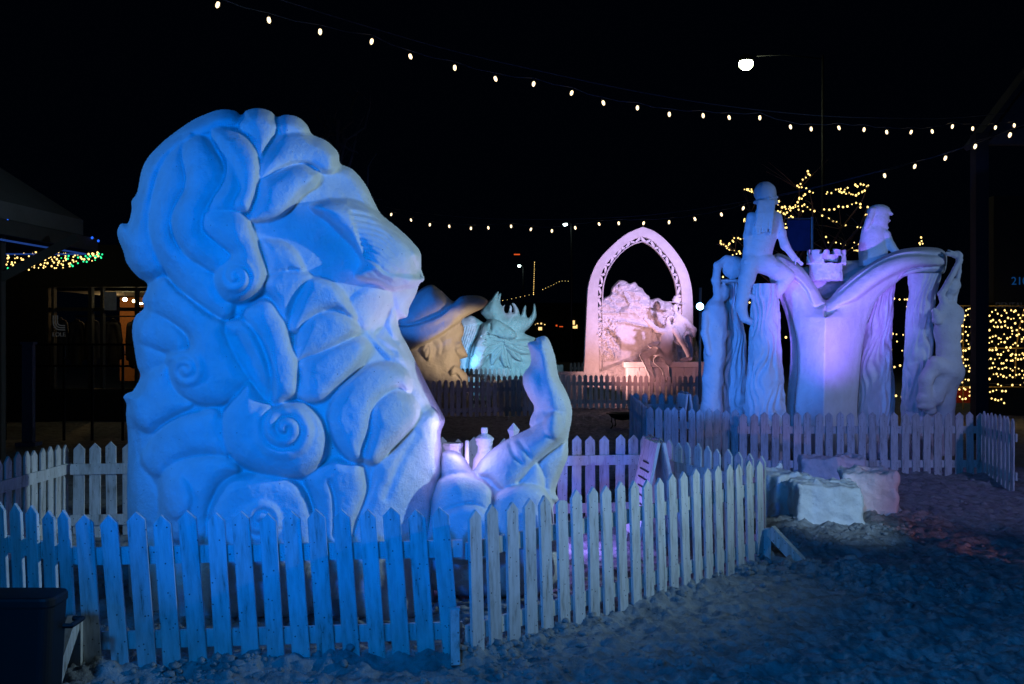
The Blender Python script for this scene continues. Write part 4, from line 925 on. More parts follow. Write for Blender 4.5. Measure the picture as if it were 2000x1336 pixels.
def hiker_curly():
    S = Sculpt(((1215, 1345), (605, 745), (-20, 12)), .62); c = Z5
    S.ell(c(715, 740, -4), (6, 8.5, 6.5), 2); S.ell(c(690, 745, -4), (2, 2.4, 2), 1)
    r_ = random.Random(4)
    for k in range(46):
        a = r_.uniform(-2.0, 2.0); b = r_.uniform(-1, 1)
        S.ell((c(738, 715)[0] + 8 * math.sin(a) * .9, c(738, 722)[1] - 8 * math.cos(a) * .9, -4 + 6 * b), (2.4, 2.4, 2.4), .8)
    S.ell(c(698, 700, -4), (5, 2, 5), 1.2)
    S.chain([c(725, 790, -3), c(710, 850, -3), c(700, 920, -3), c(680, 985, -3)], [10, 11.5, 12.5, 13.5], 5, .75)
    S.chain([c(695, 800, -6), c(640, 790, -10), c(600, 755, -12), c(575, 730, -13)], [6, 5, 5, 4.4], 3)      # raised arm
    S.ell(c(556, 712, -14), (4, 4.4, 3.4), 2)
    for k, (dx, dy) in enumerate(((-46, -14), (-36, -30), (-20, -34), (-6, -30))): S.cone(c(558 + dx * .3, 706 + dy * .2, -14 - k * .8), c(552 + dx * .8, 706 + dy * .62, -14.5 - k * .8), 1.5, 1.1, .6)
    S.cone(c(560, 716, -16), c(538, 726, -18), 1.5, 1.1, .6)
    S.chain([c(760, 790, -8), c(800, 860, -11), c(840, 930, -12), c(852, 965, -12)], [5.6, 5, 4.4, 4], 3)    # propping arm
    S.chain([c(690, 990, -5), c(620, 930, -14), c(545, 965, -18)], [10, 8.5, 7.5], 4)
    S.chain([c(545, 965, -18), c(580, 1050, -16), c(610, 1130, -16)], [7.5, 6, 5.5], 3)
    S.chain([c(720, 1010, -6), c(640, 1000, -16), c(690, 1050, -18), c(700, 1120, -17)], [9, 8, 6.5, 6], 4)
    S.ell(c(590, 895, -18), (5, 4, 3.5), 2); S.chain([c(640, 880, -14), c(590, 895, -18)], [4, 3.4], 2)
    S.noise(.5, 5, 8); return S.build('hiker_with_curls', M['sculpt_far'], ZA - 1.3, arch)
hiker_hat(); hiker_curly()
# ================================================================ figures sculpture (forked pedestal, bearers, riders)
z6r, z7 = T(1350, 320, 2.62), T(1600, 320, 2.62)
Z2 = 13.7; fig = empty('snow_figures_sculpture', fz(1600, Z2), 'forked snow pedestal with seated figures on top, bearers and hair columns below', 'snow sculpture')
ped_out = [(1536, 900), (1536, 800), (1543, 700), (1540, 640), (1525, 590), (1508, 560), (1500, 530), (1506, 505), (1520, 495), (1545, 505), (1572, 528), (1592, 556), (1613, 586), (1640, 560), (1672, 533), (1710, 508), (1750, 490), (1790, 483), (1830, 484), (1846, 492), (1850, 506), (1846, 530), (1835, 536), (1800, 538), (1768, 540), (1748, 555), (1725, 572), (1708, 595), (1694, 630), (1684, 680), (1678, 740), (1674, 800), (1672, 900)]
def pedf(X, Y, H, sd, body):
    # keel: two planes meeting on a vertical arris under the notch, flared like a ship's bow
    ax = 1613 + (Y - 590) * -.02
    s = np.clip(1 - np.abs(X - ax) / 75, 0, 1)
    H = H + .42 * s * np.clip((Y - 560) / 60, 0, 1)
    return H
pl = [('fn', pedf),
      L_([(1536, 900), (1536, 800), (1546, 700), (1541, 640), (1526, 590), (1522, 560), (1538, 600), (1556, 660), (1560, 720), (1552, 800), (1550, 900)], -.10, .04, 8),
      L_([(1504, 545), (1508, 508), (1522, 496), (1546, 506), (1573, 529), (1594, 558), (1614, 590), (1590, 600), (1574, 566), (1552, 545), (1528, 545)], .12, .10, 8, id=1),
      L_([(1614, 590), (1641, 561), (1673, 534), (1711, 509), (1751, 491), (1792, 484), (1848, 490), (1850, 508), (1846, 520), (1790, 522), (1752, 534), (1712, 556), (1675, 584), (1640, 600), (1612, 618)], .12, .12, 7, id=1),
      G_([(1620, 588), (1646, 566), (1680, 538), (1716, 514), (1752, 500), (1792, 496), (1840, 500)], .05, 2.5),
      L_([(1756, 548), (1770, 530), (1800, 522), (1845, 520), (1849, 532), (1835, 542), (1800, 544), (1770, 552)], .06, .10, 6, id=2), ('blur', 1)]
relief('pedestal', M['sculpt'], ped_out, Z2, pl, cell=1.1, R_=.34, W=60, Rb=.5, bl=5, parent=fig, edge=7, noise=(.006, .01), split={0: 'pedestal', 1: 'pedestal_rim', 2: 'pedestal_lip'})
# the bowl shaped top seen above the rim: deck between the wings
S = Sculpt(((1500, 1850), (478, 610), (-2, 90)), 1.6)
S.ell((1600, 552, 40), (75, 34, 34), 6); S.ell((1700, 530, 44), (75, 26, 32), 8); S.ell((1790, 512, 40), (60, 18, 30), 8); S.ell((1660, 520, 30), (26, 13, 14), 6)
S.noise(1.6, 12, 3); S.build('table_top', M['sculpt_far'], Z2 + .1, fig)
# crenellated tower
S = Sculpt(((1560, 1668), (476, 560), (-34, 34)), .8)
def ring(S, cx, cy, ro, ri, h):
    r = np.sqrt((S.X - cx) ** 2 + S.D ** 2); f = np.maximum(np.maximum(r - ro - (S.Y - cy) * .05, np.abs(S.Y - cy) - h), ri - r); S.F = smin(S.F, f, 1.5)
ring(S, 1614, 503, 37, 22, 13); ring(S, 1612, 530, 31, 0, 18)
for k in range(5):
    a = k * math.pi / 5 + .35; nx, nd = math.cos(a), math.sin(a)
    u = S.X - 1614; q = np.maximum(np.abs(u * nd - S.D * nx) - 4.6, np.maximum(S.Y - 499, 480 - S.Y)); S.F = np.maximum(S.F, -q)
S.noise(2.6, 10, 6); S.build('castle_tower', M['sculpt_far'], Z2 - .1, fig)

def hair_column(name, xs, Z, seed, depth=.20, waves=7, amp=.028):
    """column of long wavy strands; xs = [(py, left px, right px)] outline rows"""
    rows = np.array(xs, float); ys = np.linspace(rows[0, 0], rows[-1, 0], 150); l = np.interp(ys, rows[:, 0], rows[:, 1]); r = np.interp(ys, rows[:, 0], rows[:, 2])
    k = np.ones(9) / 9; pad = lambda a: np.convolve(np.pad(a, 4, 'edge'), k, 'valid'); l, r = pad(l), pad(r)
    n = 120; th = np.linspace(0, 2 * math.pi, n, endpoint=False); TH, Yg = np.meshgrid(th, ys)
    m = Z / FOC; cx = ((l + r) / 2)[:, None]; rx = ((r - l) / 2)[:, None]
    t = (Yg - ys[0]) / 60.0
    ph = TH * waves + 1.5 * np.sin(t * 2.1 + seed + np.sin(TH * 2 + seed) * 1.5) + 1.1 * np.sin(t * 4.3 + TH * 3 + seed)
    st = np.abs(np.sin(ph)) ** .7 - .6 + .35 * np.sin(ph * 2.3 + t * 3) + .5 * fbm(TH * 3, Yg / 18, 3, seed)
    off = amp * st
    X = (cx - 1000) * m + np.cos(TH) * (rx * m + off * .7); D = Z + np.sin(TH) * (depth + off)
    Zz = CH - (Yg - HOR) * m
    V = np.stack([X, D, Zz], -1).reshape(-1, 3); R_, c = Yg.shape; idx = np.arange(R_ * c).reshape(R_, c); nx_ = np.roll(idx, -1, 1)
    q = np.stack([idx[:-1], nx_[:-1], nx_[1:], idx[1:]], -1).reshape(-1, 4)
    faces = [tuple(f) for f in q.tolist()] + [tuple(idx[0].tolist()), tuple(idx[-1].tolist()[::-1])]
    return mesh_np(name, V, faces, M['sculpt'], fig)
hair_column('hair_column', [(555, 1470, 1512), (600, 1468, 1522), (660, 1465, 1521), (720, 1461, 1527), (780, 1458, 1532), (900, 1452, 1540)], 13.3, 1)
hair_column('hair_column', [(548, 1413, 1442), (600, 1412, 1440), (660, 1412, 1455), (720, 1406, 1458), (800, 1402, 1462), (900, 1396, 1466)], 13.9, 2)
hair_column('hair_column', [(540, 1712, 1745), (600, 1700, 1742), (660, 1688, 1738), (720, 1680, 1742), (800, 1676, 1746), (900, 1672, 1748)], 14.0, 3)
hair_column('hair_column', [(535, 1776, 1836), (570, 1778, 1826), (620, 1773, 1820), (700, 1769, 1818), (760, 1764, 1824), (900, 1758, 1836)], 13.5, 4)

def rider():
    """seated figure in a beanie, seen from behind, one arm propped, legs hanging"""
    S = Sculpt(((1415, 1570), (345, 660), (-34, 34)), 1.05)
    S.ell((1496, 388, 0), (19, 24, 20), 4)                         # head
    S.ell((1494, 376, 0), (21.5, 21, 22), 3)                        # beanie
    S.ell((1495, 391, 0), (24, 6, 23), 2, rot=-12)                  # beanie cuff
    S.ell((1516, 396, -3), (3.5, 4.5, 4), 3)                        # nose turned to the right
    S.cone((1492, 405, 0), (1490, 425, 0), 12, 15, 5)
    rg = random.Random(2)
    for k in range(13):                                             # long hair down the back
        x = 1474 + k * 2.3; S.chain([(x + 4, 396, -21), (x, 420, -25), (x - 4 + rg.uniform(-3, 3), 445, -25), (x - 5 + rg.uniform(-4, 4), 458 + rg.uniform(-14, 6), -24)], [3.6, 3.8, 3.4, 2.6], .8)
    S.chain([(1496, 426, 2), (1493, 450, 2), (1487, 472, 1), (1480, 492, 0)], [23, 27, 25, 29], 6, .72)     # back
    S.chain([(1516, 424, 0), (1525, 455, -2), (1531, 480, -8), (1548, 505, -12)], [11, 9, 8, 6], 5)          # right arm
    S.ell((1552, 508, -13), (7, 5, 5), 3)
    for k in range(4): S.cone((1553, 507, -15 + k * 3), (1563, 516 + (k % 2) * 2, -16 + k * 3.4), 2, 1.5, .8)
    S.cone((1549, 507, -18), (1548, 517, -20), 2, 1.5, 1)
    S.chain([(1468, 424, 0), (1460, 460, -2), (1458, 492, -8)], [10, 8, 7], 5)                                # left arm
    S.ell((1484, 512, 0), (33, 20, 24), 2)                          # hips
    S.chain([(1490, 515, -4), (1516, 530, -10), (1534, 540, -12)], [20, 17, 14], 6)                           # right thigh
    S.chain([(1534, 540, -12), (1520, 562, -14), (1502, 588, -14), (1492, 606, -12)], [13, 11, 10, 8], 5)     # shin folding back
    S.chain([(1492, 600, -12), (1478, 590, -16), (1466, 580, -18)], [8, 7, 5], 3)                             # foot
    S.chain([(1466, 512, -4), (1456, 545, -10), (1450, 570, -10)], [19, 15, 13], 6)                            # left thigh
    S.chain([(1450, 570, -10), (1446, 600, -8), (1452, 622, -8)], [13, 11, 9], 5)
    S.ell((1462, 628, -12), (13, 7, 8), 4, rot=25)                  # foot
    S.chain([(1490, 512, -18), (1470, 514, -20), (1452, 512, -16)], [4, 4, 4], 2)                              # shirt hem
    S.noise(.7, 8, 1); S.build('seated_figure', M['sculpt'], 13.35, fig)
rider()
def rider2():
    S = Sculpt(((1660, 1760), (390, 520), (-30, 30)), 1.0)
    S.ell((1716, 427, 0), (20, 23, 17), 3); S.ell((1716, 413, 0), (22, 14, 19), 3)
    S.ell((1735, 417, 0), (9, 3.5, 11), 3, rot=18); S.ell((1735, 431, 0), (5, 3, 3), 3); S.ell((1729, 445, 0), (6, 4, 5), 4)
    for k in range(9): S.chain([(1700 + k * 1.2, 412, -12 + k * 2), (1692 + k, 432, -13 + k * 3), (1687 + k * .7, 446, -11 + k * 2.6)], [6, 6, 4], 2)
    S.cone((1712, 442, 0), (1708, 460, 0), 10, 13, 4)
    S.chain([(1708, 462, 2), (1706, 485, 2), (1706, 520, 2)], [26, 27, 28], 6, .7)
    S.chain([(1728, 460, -4), (1736, 480, -8), (1748, 495, -10)], [10, 8, 7], 4)
    S.noise(.6, 8, 2); S.build('seated_figure', M['sculpt'], 13.9, fig)
rider2()
def bearer():
    """standing bearer on the left holding the rim up over the head, robe to the ground"""
    S = Sculpt(((1362, 1460), (495, 910), (-32, 32)), 1.2)
    S.ell((1432, 522, 0), (22, 22, 18), 4); S.ell((1428, 549, 0), (26, 4, 20), 2)
    S.chain([(1440, 508, 0), (1418, 506, -4), (1400, 520, -6), (1397, 548, -6), (1402, 580, -4)], [6, 7, 7.5, 8, 9], 4)
    S.ell((1445, 510, 0), (8, 5, 8), 3)
    S.ell((1394, 608, 0), (18, 24, 18), 8); S.ell((1412, 572, 2), (13, 17, 13), 4)
    S.chain([(1400, 610, 0), (1397, 650, 0), (1396, 690, 0)], [21, 22, 20], 8, .85)
    S.chain([(1396, 690, 0), (1392, 740, 0), (1390, 800, 0), (1390, 900, 0)], [20, 19, 20, 24], 8, .9)
    S.chain([(1378, 612, -8), (1374, 650, -12), (1382, 690, -14)], [8, 7, 6], 4)
    S.noise(1.3, 13, 7); S.build('standing_bearer', M['sculpt'], 13.6, fig)
bearer()
def kneeler():
    S = Sculpt(((1775, 1890), (480, 890), (-36, 30)), 1.1)
    S.ell((1857, 562, 0), (14, 17, 14), 3); S.ell((1864, 556, 2), (13, 13, 13), 3); S.ell((1853, 582, 0), (10, 10, 9), 4)      # head thrown back
    S.chain([(1843, 598, -6), (1834, 574, -10), (1846, 552, -14), (1868, 512, -12), (1870, 500, -10)], [8, 6.5, 6, 5.5, 6], 2.5)  # near arm
    S.chain([(1862, 600, 8), (1872, 560, 10), (1876, 530, 8), (1874, 505, 2)], [8, 6, 5, 5.5], 2.5)
    S.chain([(1846, 496, -8), (1860, 500, -10), (1874, 508, -6)], [4, 4, 4], 3); S.ell((1868, 497, -4), (8, 7, 9), 3)
    for k in range(4): S.cone((1864, 495, -10 + k * 3.2), (1852, 492 - k, -11 + k * 3.4), 2.3, 1.8, .8)
    S.chain([(1838, 604, -8), (1824, 626, -14), (1818, 608, -18)], [9, 8, 6], 4)
    S.ell((1866, 617, 0), (17, 22, 15), 6)                                                                                       # shoulder blades
    S.chain([(1850, 612, 0), (1850, 650, 0), (1852, 690, -2), (1856, 720, -2)], [23, 24, 22, 24], 8, .8)                         # torso
    S.ell((1856, 730, -2), (25, 25, 22), 8)                                                                                      # seat
    S.chain([(1850, 725, -10), (1820, 712, -18), (1800, 740, -20)], [19, 16, 13], 6)                                             # thigh
    S.chain([(1800, 740, -20), (1800, 780, -16), (1812, 800, -12)], [13, 12, 11], 5)
    S.chain([(1840, 735, -4), (1822, 775, -10), (1795, 778, -18)], [20, 15, 11], 6)
    S.chain([(1856, 745, 2), (1848, 790, 4), (1846, 880, 4)], [16, 17, 20], 8)
    S.ell((1800, 792, -20), (16, 7, 9), 4)
    S.noise(.9, 11, 5); S.build('kneeling_bearer', M['sculpt'], 13.25, fig)
kneeler()

# ================================================================ trees wrapped in fairy lights
def small_bulb(mat, r=.028):
    mb = MB(); mb.lathe((0, 0, 0), [(.3 * r, r), (r, .3 * r), (.8 * r, -.7 * r), (.2 * r, -r)], 6)
    me = bpy.data.meshes.new('bulb'); me.from_pydata(mb.v, [], mb.f); me.update(); me.materials.append(M[mat]); return me
FB, FG, FBL = small_bulb('fairy'), small_bulb('fairy_green'), small_bulb('fairy_blue')
def fairy(points, label, group, cord=True, s=1.0, cat='fairy lights', mats=None, seed=0):
    r = random.Random(seed); pts = [Vector(p) for p in points]
    t = empty('fairy_light_string', pts[0], label, cat, group)
    if cord and len(pts) > 1:
        mb = MB(); mb.tube(pts, .005, 4); mb.build('wire', M['cable'], t)
    for i, p in enumerate(pts):
        me = FB if mats is None else mats[i]
        o = bpy.data.objects.new('bulb', me); C.objects.link(o); o.parent = t; o.location = p - Vector(t.location) + Vector((0, 0, -.01)); k = s * .66 * r.uniform(.65, 1.3); o.scale = (k,) * 3
    return t
c4 = T(1380, 320, 5.882)
ZT = 24
strands = [
 ('warm lights on the topmost twig of the lit tree', [(1163, 80), (1172, 112), (1187, 125), (1141, 153), (1104, 177), (1080, 226), (1043, 247), (1063, 264), (1093, 264), (1146, 277)]),
 ('warm lights on the rising branch right of the beanie figure', [(1223, 327), (1183, 313), (1131, 347), (1114, 362), (1093, 395), (1066, 385), (1064, 400), (1046, 436), (1020, 470), (1022, 490), (995, 497), (972, 504), (958, 488), (944, 512), (963, 530), (924, 555), (913, 515), (899, 489), (868, 495)]),
 ('warm lights close beside the shoulder of the beanie figure', [(800, 413), (831, 427), (823, 466), (862, 531), (820, 541), (847, 550), (886, 566), (904, 576), (972, 598), (991, 610), (947, 620), (908, 686), (880, 706), (904, 729), (920, 728)]),
 ('warm lights on the low twig above the dark banner', [(1052, 482), (1058, 522), (1107, 540), (1101, 480), (1124, 463), (1158, 491), (1192, 522), (1239, 538)]),
 ('warm lights on the upper right branch of the lit tree', [(1388, 320), (1378, 340), (1434, 331), (1485, 291), (1514, 286), (1541, 283), (1528, 311), (1553, 325), (1580, 317), (1588, 291), (1621, 271), (1603, 339), (1638, 326), (1660, 344), (1681, 347), (1717, 357), (1747, 336), (1789, 318), (1816, 303), (1838, 254), (1857, 243), (1804, 236), (1770, 228), (1733, 255), (1709, 235), (1712, 248)]),
 ('warm lights on the middle right branch of the lit tree', [(1352, 518), (1410, 522), (1467, 517), (1516, 485), (1568, 492), (1618, 484), (1671, 460), (1719, 444), (1767, 458), (1767, 496), (1850, 492)]),
 ('warm lights sloping down between the two seated figures', [(1329, 590), (1405, 622), (1453, 655), (1494, 662), (1542, 702), (1595, 699), (1734, 722), (1763, 722), (1843, 579), (1820, 577)]),
 ('warm lights level with the castle tower top', [(1217, 738), (1207, 923), (1372, 835), (1398, 899), (1453, 906), (1487, 899), (1543, 912), (1590, 926), (1697, 899), (1745, 919), (1672, 959), (1695, 990), (1720, 990), (1742, 992)]),
 ('small cluster of warm lights left of the beanie', [(437, 290), (465, 290), (480, 284), (478, 298), (496, 309), (516, 288), (519, 313), (545, 331)]),
 ('warm lights by the left elbow of the beanie figure', [(437, 630), (432, 642), (461, 638), (436, 655), (459, 664), (448, 679)]),
 ('warm lights left of the beanie figure at waist height', [(163, 883), (160, 905), (171, 918), (197, 922), (223, 946), (236, 962), (261, 979), (283, 985), (315, 996), (300, 1043), (345, 1030), (374, 1003), (386, 1026), (253, 930), (262, 912), (299, 878), (308, 890), (317, 848), (364, 848), (389, 859), (429, 853)]),
]
tr = empty('bare_tree', fz(1560, ZT + .3), 'bare dark tree wrapped in warm fairy lights behind the seated figures', 'tree', 'bare trees in the dark square')
rt = random.Random(11)
def limb(a, b, r0, r1, name, parent, bend=.25, seed=0):
    rr = random.Random(seed); a, b = Vector(a), Vector(b); L = (b - a).length
    pts = [a.lerp(b, k / 6) + Vector((rr.uniform(-1, 1), rr.uniform(-1, 1), rr.uniform(-.3, 1))) * L * .06 * (0 < k < 6) * bend * 4 for k in range(7)]
    mb = MB(); mb.tube(pts, [r0 + (r1 - r0) * k / 6 for k in range(7)], 6)
    for _ in range(int(L * 2.2)):
        k = rr.randint(2, 5); p = pts[k]; d = Vector((rr.uniform(-1, 1), rr.uniform(-1, 1), rr.uniform(.1, 1))).normalized() * L * rr.uniform(.15, .35)
        mb.tube([p, p + d * .5 + Vector((0, 0, .02)), p + d], [r1 * 1.2, r1 * .8, r1 * .35], 4)
    return mb.build(name, M['bark'], parent)
tb = fz(1560, ZT + .3); crown = tb + Vector((0, 0, 2.2))
mb = MB(); mb.tube([tb - Vector((0, 0, .1)), tb + Vector((.05, 0, .9)), crown], [.16, .12, .10], 8); mb.build('trunk', M['bark'], tr)
for i, (lb, pp) in enumerate(strands):
    q = c4(pp) if False else [(1380 + x / 5.882, 320 + y / 5.882) for x, y in pp]
    dz = rt.uniform(-.7, .7); pts = [P(x, y, ZT + dz + rt.uniform(-.15, .15)) for x, y in q]
    fairy(pts, lb, 'warm fairy lights wound on the bare tree', s=1.15, seed=i)
    cen = sum(pts, Vector()) / len(pts); far = max(pts, key=lambda p: (p - crown).length)
    limb(crown + Vector((0, 0, rt.uniform(-.6, .3))), far, .05, .012, 'branch', tr, seed=i)
# light net seen between the columns
def row(px0, px1, py, Z, n, seed, jit=8):
    r = random.Random(seed); return [P(px0 + (px1 - px0) * (k + r.uniform(.1, .9)) / n, py + r.uniform(-jit, jit), Z + r.uniform(-.1, .1)) for k in range(n)]
fairy([P(x, y, 22) for x, y in ((1535, 658), (1522, 672), (1524, 684), (1521, 708), (1466, 575), (1464, 590))], 'few warm lights glimpsed left of the pedestal', 'warm fairy lights behind the hair columns', cord=False, s=1.2)
fairy([P(x, y, 22) for x, y in ((1410, 548), (1405, 538), (1412, 540), (1400, 545), (1416, 534), (1402, 552), (1410, 578), (1411, 585), (1408, 590))], 'warm lights in the loop of the standing bearer arm', 'warm fairy lights behind the hair columns', cord=False, s=1.2)
for i, (y, xs) in enumerate(((582, (1740, 1746, 1757, 1767, 1772)), (598, (1771,)), (652, (1738, 1743, 1751, 1764)), (664, (1752,)), (682, (1741, 1762)), (714, (1747, 1758)), (774, (1744, 1750, 1761)))):
    fairy([P(x, y + (x * 7 % 5) - 2, 21) for x in xs], 'warm lights between the two right hair columns, row %s' % ('at the top', 'just under the top', 'above the middle', 'at the middle', 'under the middle', 'low down', 'at the fence top')[i], 'warm fairy lights behind the hair columns', cord=False, s=1.1, seed=i)
fairy([P(x, y, 24) for x, y in ((1799, 463), (1796, 474), (1802, 475), (1797, 477), (1800, 470))], 'tiny warm light cluster over the right end of the pedestal rim', 'warm fairy lights behind the hair columns', cord=False, s=1.1)
names = ['topmost', 'second', 'third', 'fourth', 'fifth', 'sixth', 'seventh', 'eighth', 'ninth', 'tenth', 'eleventh', 'twelfth']
for i in range(12):
    y = 610 + i * 15.5
    fairy(row(1925, 2010 if i < 10 else 1965, y, 19.5, 15 if i < 9 else 6, 40 + i, 6), '%s row of the warm light curtain right of the dark post' % names[i], 'warm light curtain at the right edge', s=.95, seed=i)
for i in range(12):
    y = 604 + i * 15.5
    fairy(row(1872, 1900, y, 19.5, 5, 70 + i, 6), '%s row of the warm light curtain left of the dark post' % names[i], 'warm light curtain at the right edge', s=.95, seed=i)
fr = empty('light_trellis', fz(1930, 19.7), 'thin metal trellis holding the curtain of warm lights', 'trellis')
mb = MB()
for y in (597, 680, 756): mb.tube([P(1868, y, 19.65), P(2030, y, 19.65)], .012, 5)
for x in (1881, 1929, 2030): mb.tube([P(x, 597, 19.68), P(x, 800, 19.68)], .012, 5)
mb.tube([P(2002, 600, 19.66), P(1990, 640, 19.66), P(1984, 690, 19.66), P(1983, 740, 19.66)], .014, 5); mb.build('bars', plain('brass_bar', (.45, .32, .12), .5, .6), fr)
mb = MB(); mb.box(P(1878, 772, 20.3), (.75, .5, .28)); rb = mb.build('red_bench', plain('red_paint', (.5, .03, .01), .5)); tag(rb, 'low red box seat glimpsed under the light curtain by the kneeling figure', 'bench')
lamp('fairy_glow', P(1900, 700, 19.2), (1, .6, .2), 4, .3)
# rope lights on a far ridge and mast
def rope(pts, n, Z, label, s=1.0):
    c = catmull(pts, 8, False); L = np.concatenate([[0], np.cumsum(np.hypot(*np.diff(c, axis=0).T))]); t = np.linspace(0, L[-1], n)
    q = [P(np.interp(k, L, c[:, 0]), np.interp(k, L, c[:, 1]), Z) for k in t]
    o = fairy(q, label, 'far rope lights', s=s); return o
rope([(1044, 512), (1043, 545), (1042, 575)], 18, 55, 'far vertical rope of tiny amber lights', .9)
rope([(930, 594), (985, 586), (1042, 574)], 14, 60, 'far sloping rope of tiny amber lights over the antlers', .8)
rope([(1060, 565), (1080, 556), (1095, 549), (1110, 549)], 10, 60, 'far short rope of amber lights rising to the right', .8)
# far windows and signs across the square
M['far_warm'] = emit('far_lit_window', (1, .62, .22), 1.6); M['far_red'] = emit('far_red_sign', (1, .12, .02), .8)
def far_building(x0, x1, ytop, Z, label, wins, base_t='far_building'):
    b = fz((x0 + x1) / 2, Z); t = empty(base_t, b, label, 'building'); mb = MB(); a, c = P(x0, ytop, Z), P(x1, ytop, Z)
    mb.box(((a.x + c.x) / 2, Z + 2, a.z / 2 - .3), (c.x - a.x, 4, a.z + .6)); mb.box(((a.x + c.x) / 2, Z + 2, a.z + .15), (c.x - a.x + .5, 4.4, .3)); mb.build('wall', M['wall'], t)
    for wx, wy, ww, wh, mt in wins:
        mb = MB(); p = P(wx, wy, Z); m = Z / FOC; mb.box((p.x, Z - .03, p.z), (ww * m, .05, wh * m)); wn = mb.build('lit_window', M[mt], t)
        mb = MB(); mb.box((p.x, Z - .02, p.z - wh * m / 2 - .05), (ww * m + .2, .12, .08)); mb.build('sill', M['timber'], wn)
far_building(1020, 1140, 600, 70, 'dark far building with small lit windows and signs beside the arch', [(1055, 642, 7, 6, 'far_warm'), (1046, 634, 1.6, 2.2, 'far_warm'), (1050, 632, 3, 1.5, 'far_warm'), (1057, 632, 3, 3, 'far_warm'), (1064, 634, 1.5, 1.5, 'fairy'), (1120, 630, 5, 8, 'far_warm'), (1123, 638, 9, 7, 'far_warm'), (1096, 638, 7, 1.6, 'far_red'), (1087, 636, 3, 3, 'far_red')])
mb = MB(); mb.bar(P(1009, 497, 75) - Vector((.2, 0, 0)), P(1009, 497, 75) + Vector((.25, 0, 0)), .05, .08); o = mb.build('far_beacon', M['far_red']); tag(o, 'tiny orange glowing bar high above the small street lamp', 'light')
# bare tree behind the head, barely visible
t2 = empty('bare_tree', fz(650, 13), 'faint leafless tree rising behind the top of the curly head', 'tree', 'bare trees in the dark square')
b2 = fz(645, 13); mb = MB(); tp = P(660, 235, 13); mb.tube([b2, b2.lerp(tp, .5) + Vector((.05, 0, 0)), tp], [.12, .07, .03], 7); mb.build('trunk', M['bark'], t2)
for i, (x, y) in enumerate(((722, 172), (712, 225), (628, 205), (636, 215), (655, 200), (700, 180), (700, 300), (625, 270), (735, 300))): limb(b2.lerp(tp, .75 + .03 * i if i < 8 else .6), P(x, y, 13 + (i % 3) * .3), .022, .006, 'branch', t2, seed=50 + i)

# ================================================================ left: pavilion roof, shop front
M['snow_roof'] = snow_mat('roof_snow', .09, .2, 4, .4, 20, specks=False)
def pavilion():
    Cn = Vector((-5.6, 13.4, 2.92)); t = empty('pavilion', (-6.0, 13.0, 0), 'dark pavilion with snow covered hip roof at the left edge', 'pavilion')
    apex = Vector((-9.6, 9.6, 5.9)); near = Vector((-6.15, 4.5, 2.92)); back = Vector((-15, 13.4, 2.92)); nb = Vector((-15, 4.5, 2.92))
    def shell(lift, out, name, mat, th):
        e = Vector((out, out, 0)); c = [Cn + Vector((out, out, lift)), near + Vector((out, 0, lift)), nb + Vector((0, 0, lift)), back + Vector((0, out, lift)), apex + Vector((0, 0, lift + .05))]
        d = Vector((0, 0, -th)); vs = c + [p + d for p in c]
        fs = [(0, 1, 4), (1, 2, 4), (2, 3, 4), (3, 0, 4), (6, 5, 9), (7, 6, 9), (8, 7, 9), (5, 8, 9), (0, 5, 6, 1), (1, 6, 7, 2), (2, 7, 8, 3), (3, 8, 5, 0)]
        return mesh_np(name, np.array(vs), fs, mat, t, False)
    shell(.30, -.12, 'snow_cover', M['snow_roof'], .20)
    shell(.0, 0, 'roof_deck', M['timber'], .08)
    mb = MB()
    for a, b in ((Cn, near), (Cn, back)): mb.bar(a + Vector((0, 0, -.02)), b + Vector((0, 0, -.02)), .05, .17)
    mb.build('fascia', M['timber'], t)
    mb = MB(); mb.bar(Cn + Vector((-.1, -.1, -.15)), near + Vector((-.1, 0, -.15)), .02, .02); mb.bar(Cn + Vector((-.1, -.1, -.15)), back + Vector((0, -.1, -.15)), .02, .02); mb.build('soffit_strip', emit('blue_led_strip', (.03, .12, .6), .30), t)
    p = Vector((P(2, 600, 11.6).x, 11.6, 0)); mb = MB(); mb.box(p + Vector((-.02, 0, 1.45)), (.10, .10, 2.9)); mb.build('post', M['timber'], t)
    mb = MB(); mb.bar(p + Vector((0, 0, 2.35)), p + Vector((.75, .3, 2.85)), .10, .10); mb.build('knee_brace', M['timber'], t)
pavilion()
fairy([P(x, y, 13.2) for x, y in ((180, 463), (192, 469))], 'two tiny blue lights at the corner of the pavilion roof', 'small blue lights on the pavilion roof', cord=False, s=.8, mats=[FBL] * 2)
fairy([P(x, y, 11.5) for x, y in ((2, 430), (7, 428), (15, 428), (17, 437), (20, 438), (24, 439), (30, 441), (34, 441))], 'row of tiny blue lights on the fascia near the left edge', 'small blue lights on the pavilion roof', cord=False, s=.6, mats=[FBL] * 8)
rf = random.Random(21)
for i in range(8):
    n = 19; xs0 = 3 + (i % 2) * 3; pts = []; ms = []
    for k in range(n):
        x = xs0 + (k + rf.random()) * 10.3; lo = 488 + 3 * math.sin(x / 20); sp = 34 * (1 - max(0, (x - 110)) / 135); y = lo + 8 + sp * (i + rf.random()) / 8 - 4
        if x > 150 and i > 4 and rf.random() < .5: continue
        pts.append(P(x, y, 18.5 + rf.uniform(-.2, .2))); ms.append(FG if rf.random() < (.10 if x < 130 else .35) else FB)
    fairy(pts, '%s strand of warm and green lights bunched under the shop eave' % names[i], 'fairy lights bunched under the shop eave at the left', cord=False, s=.85, mats=ms, seed=i)
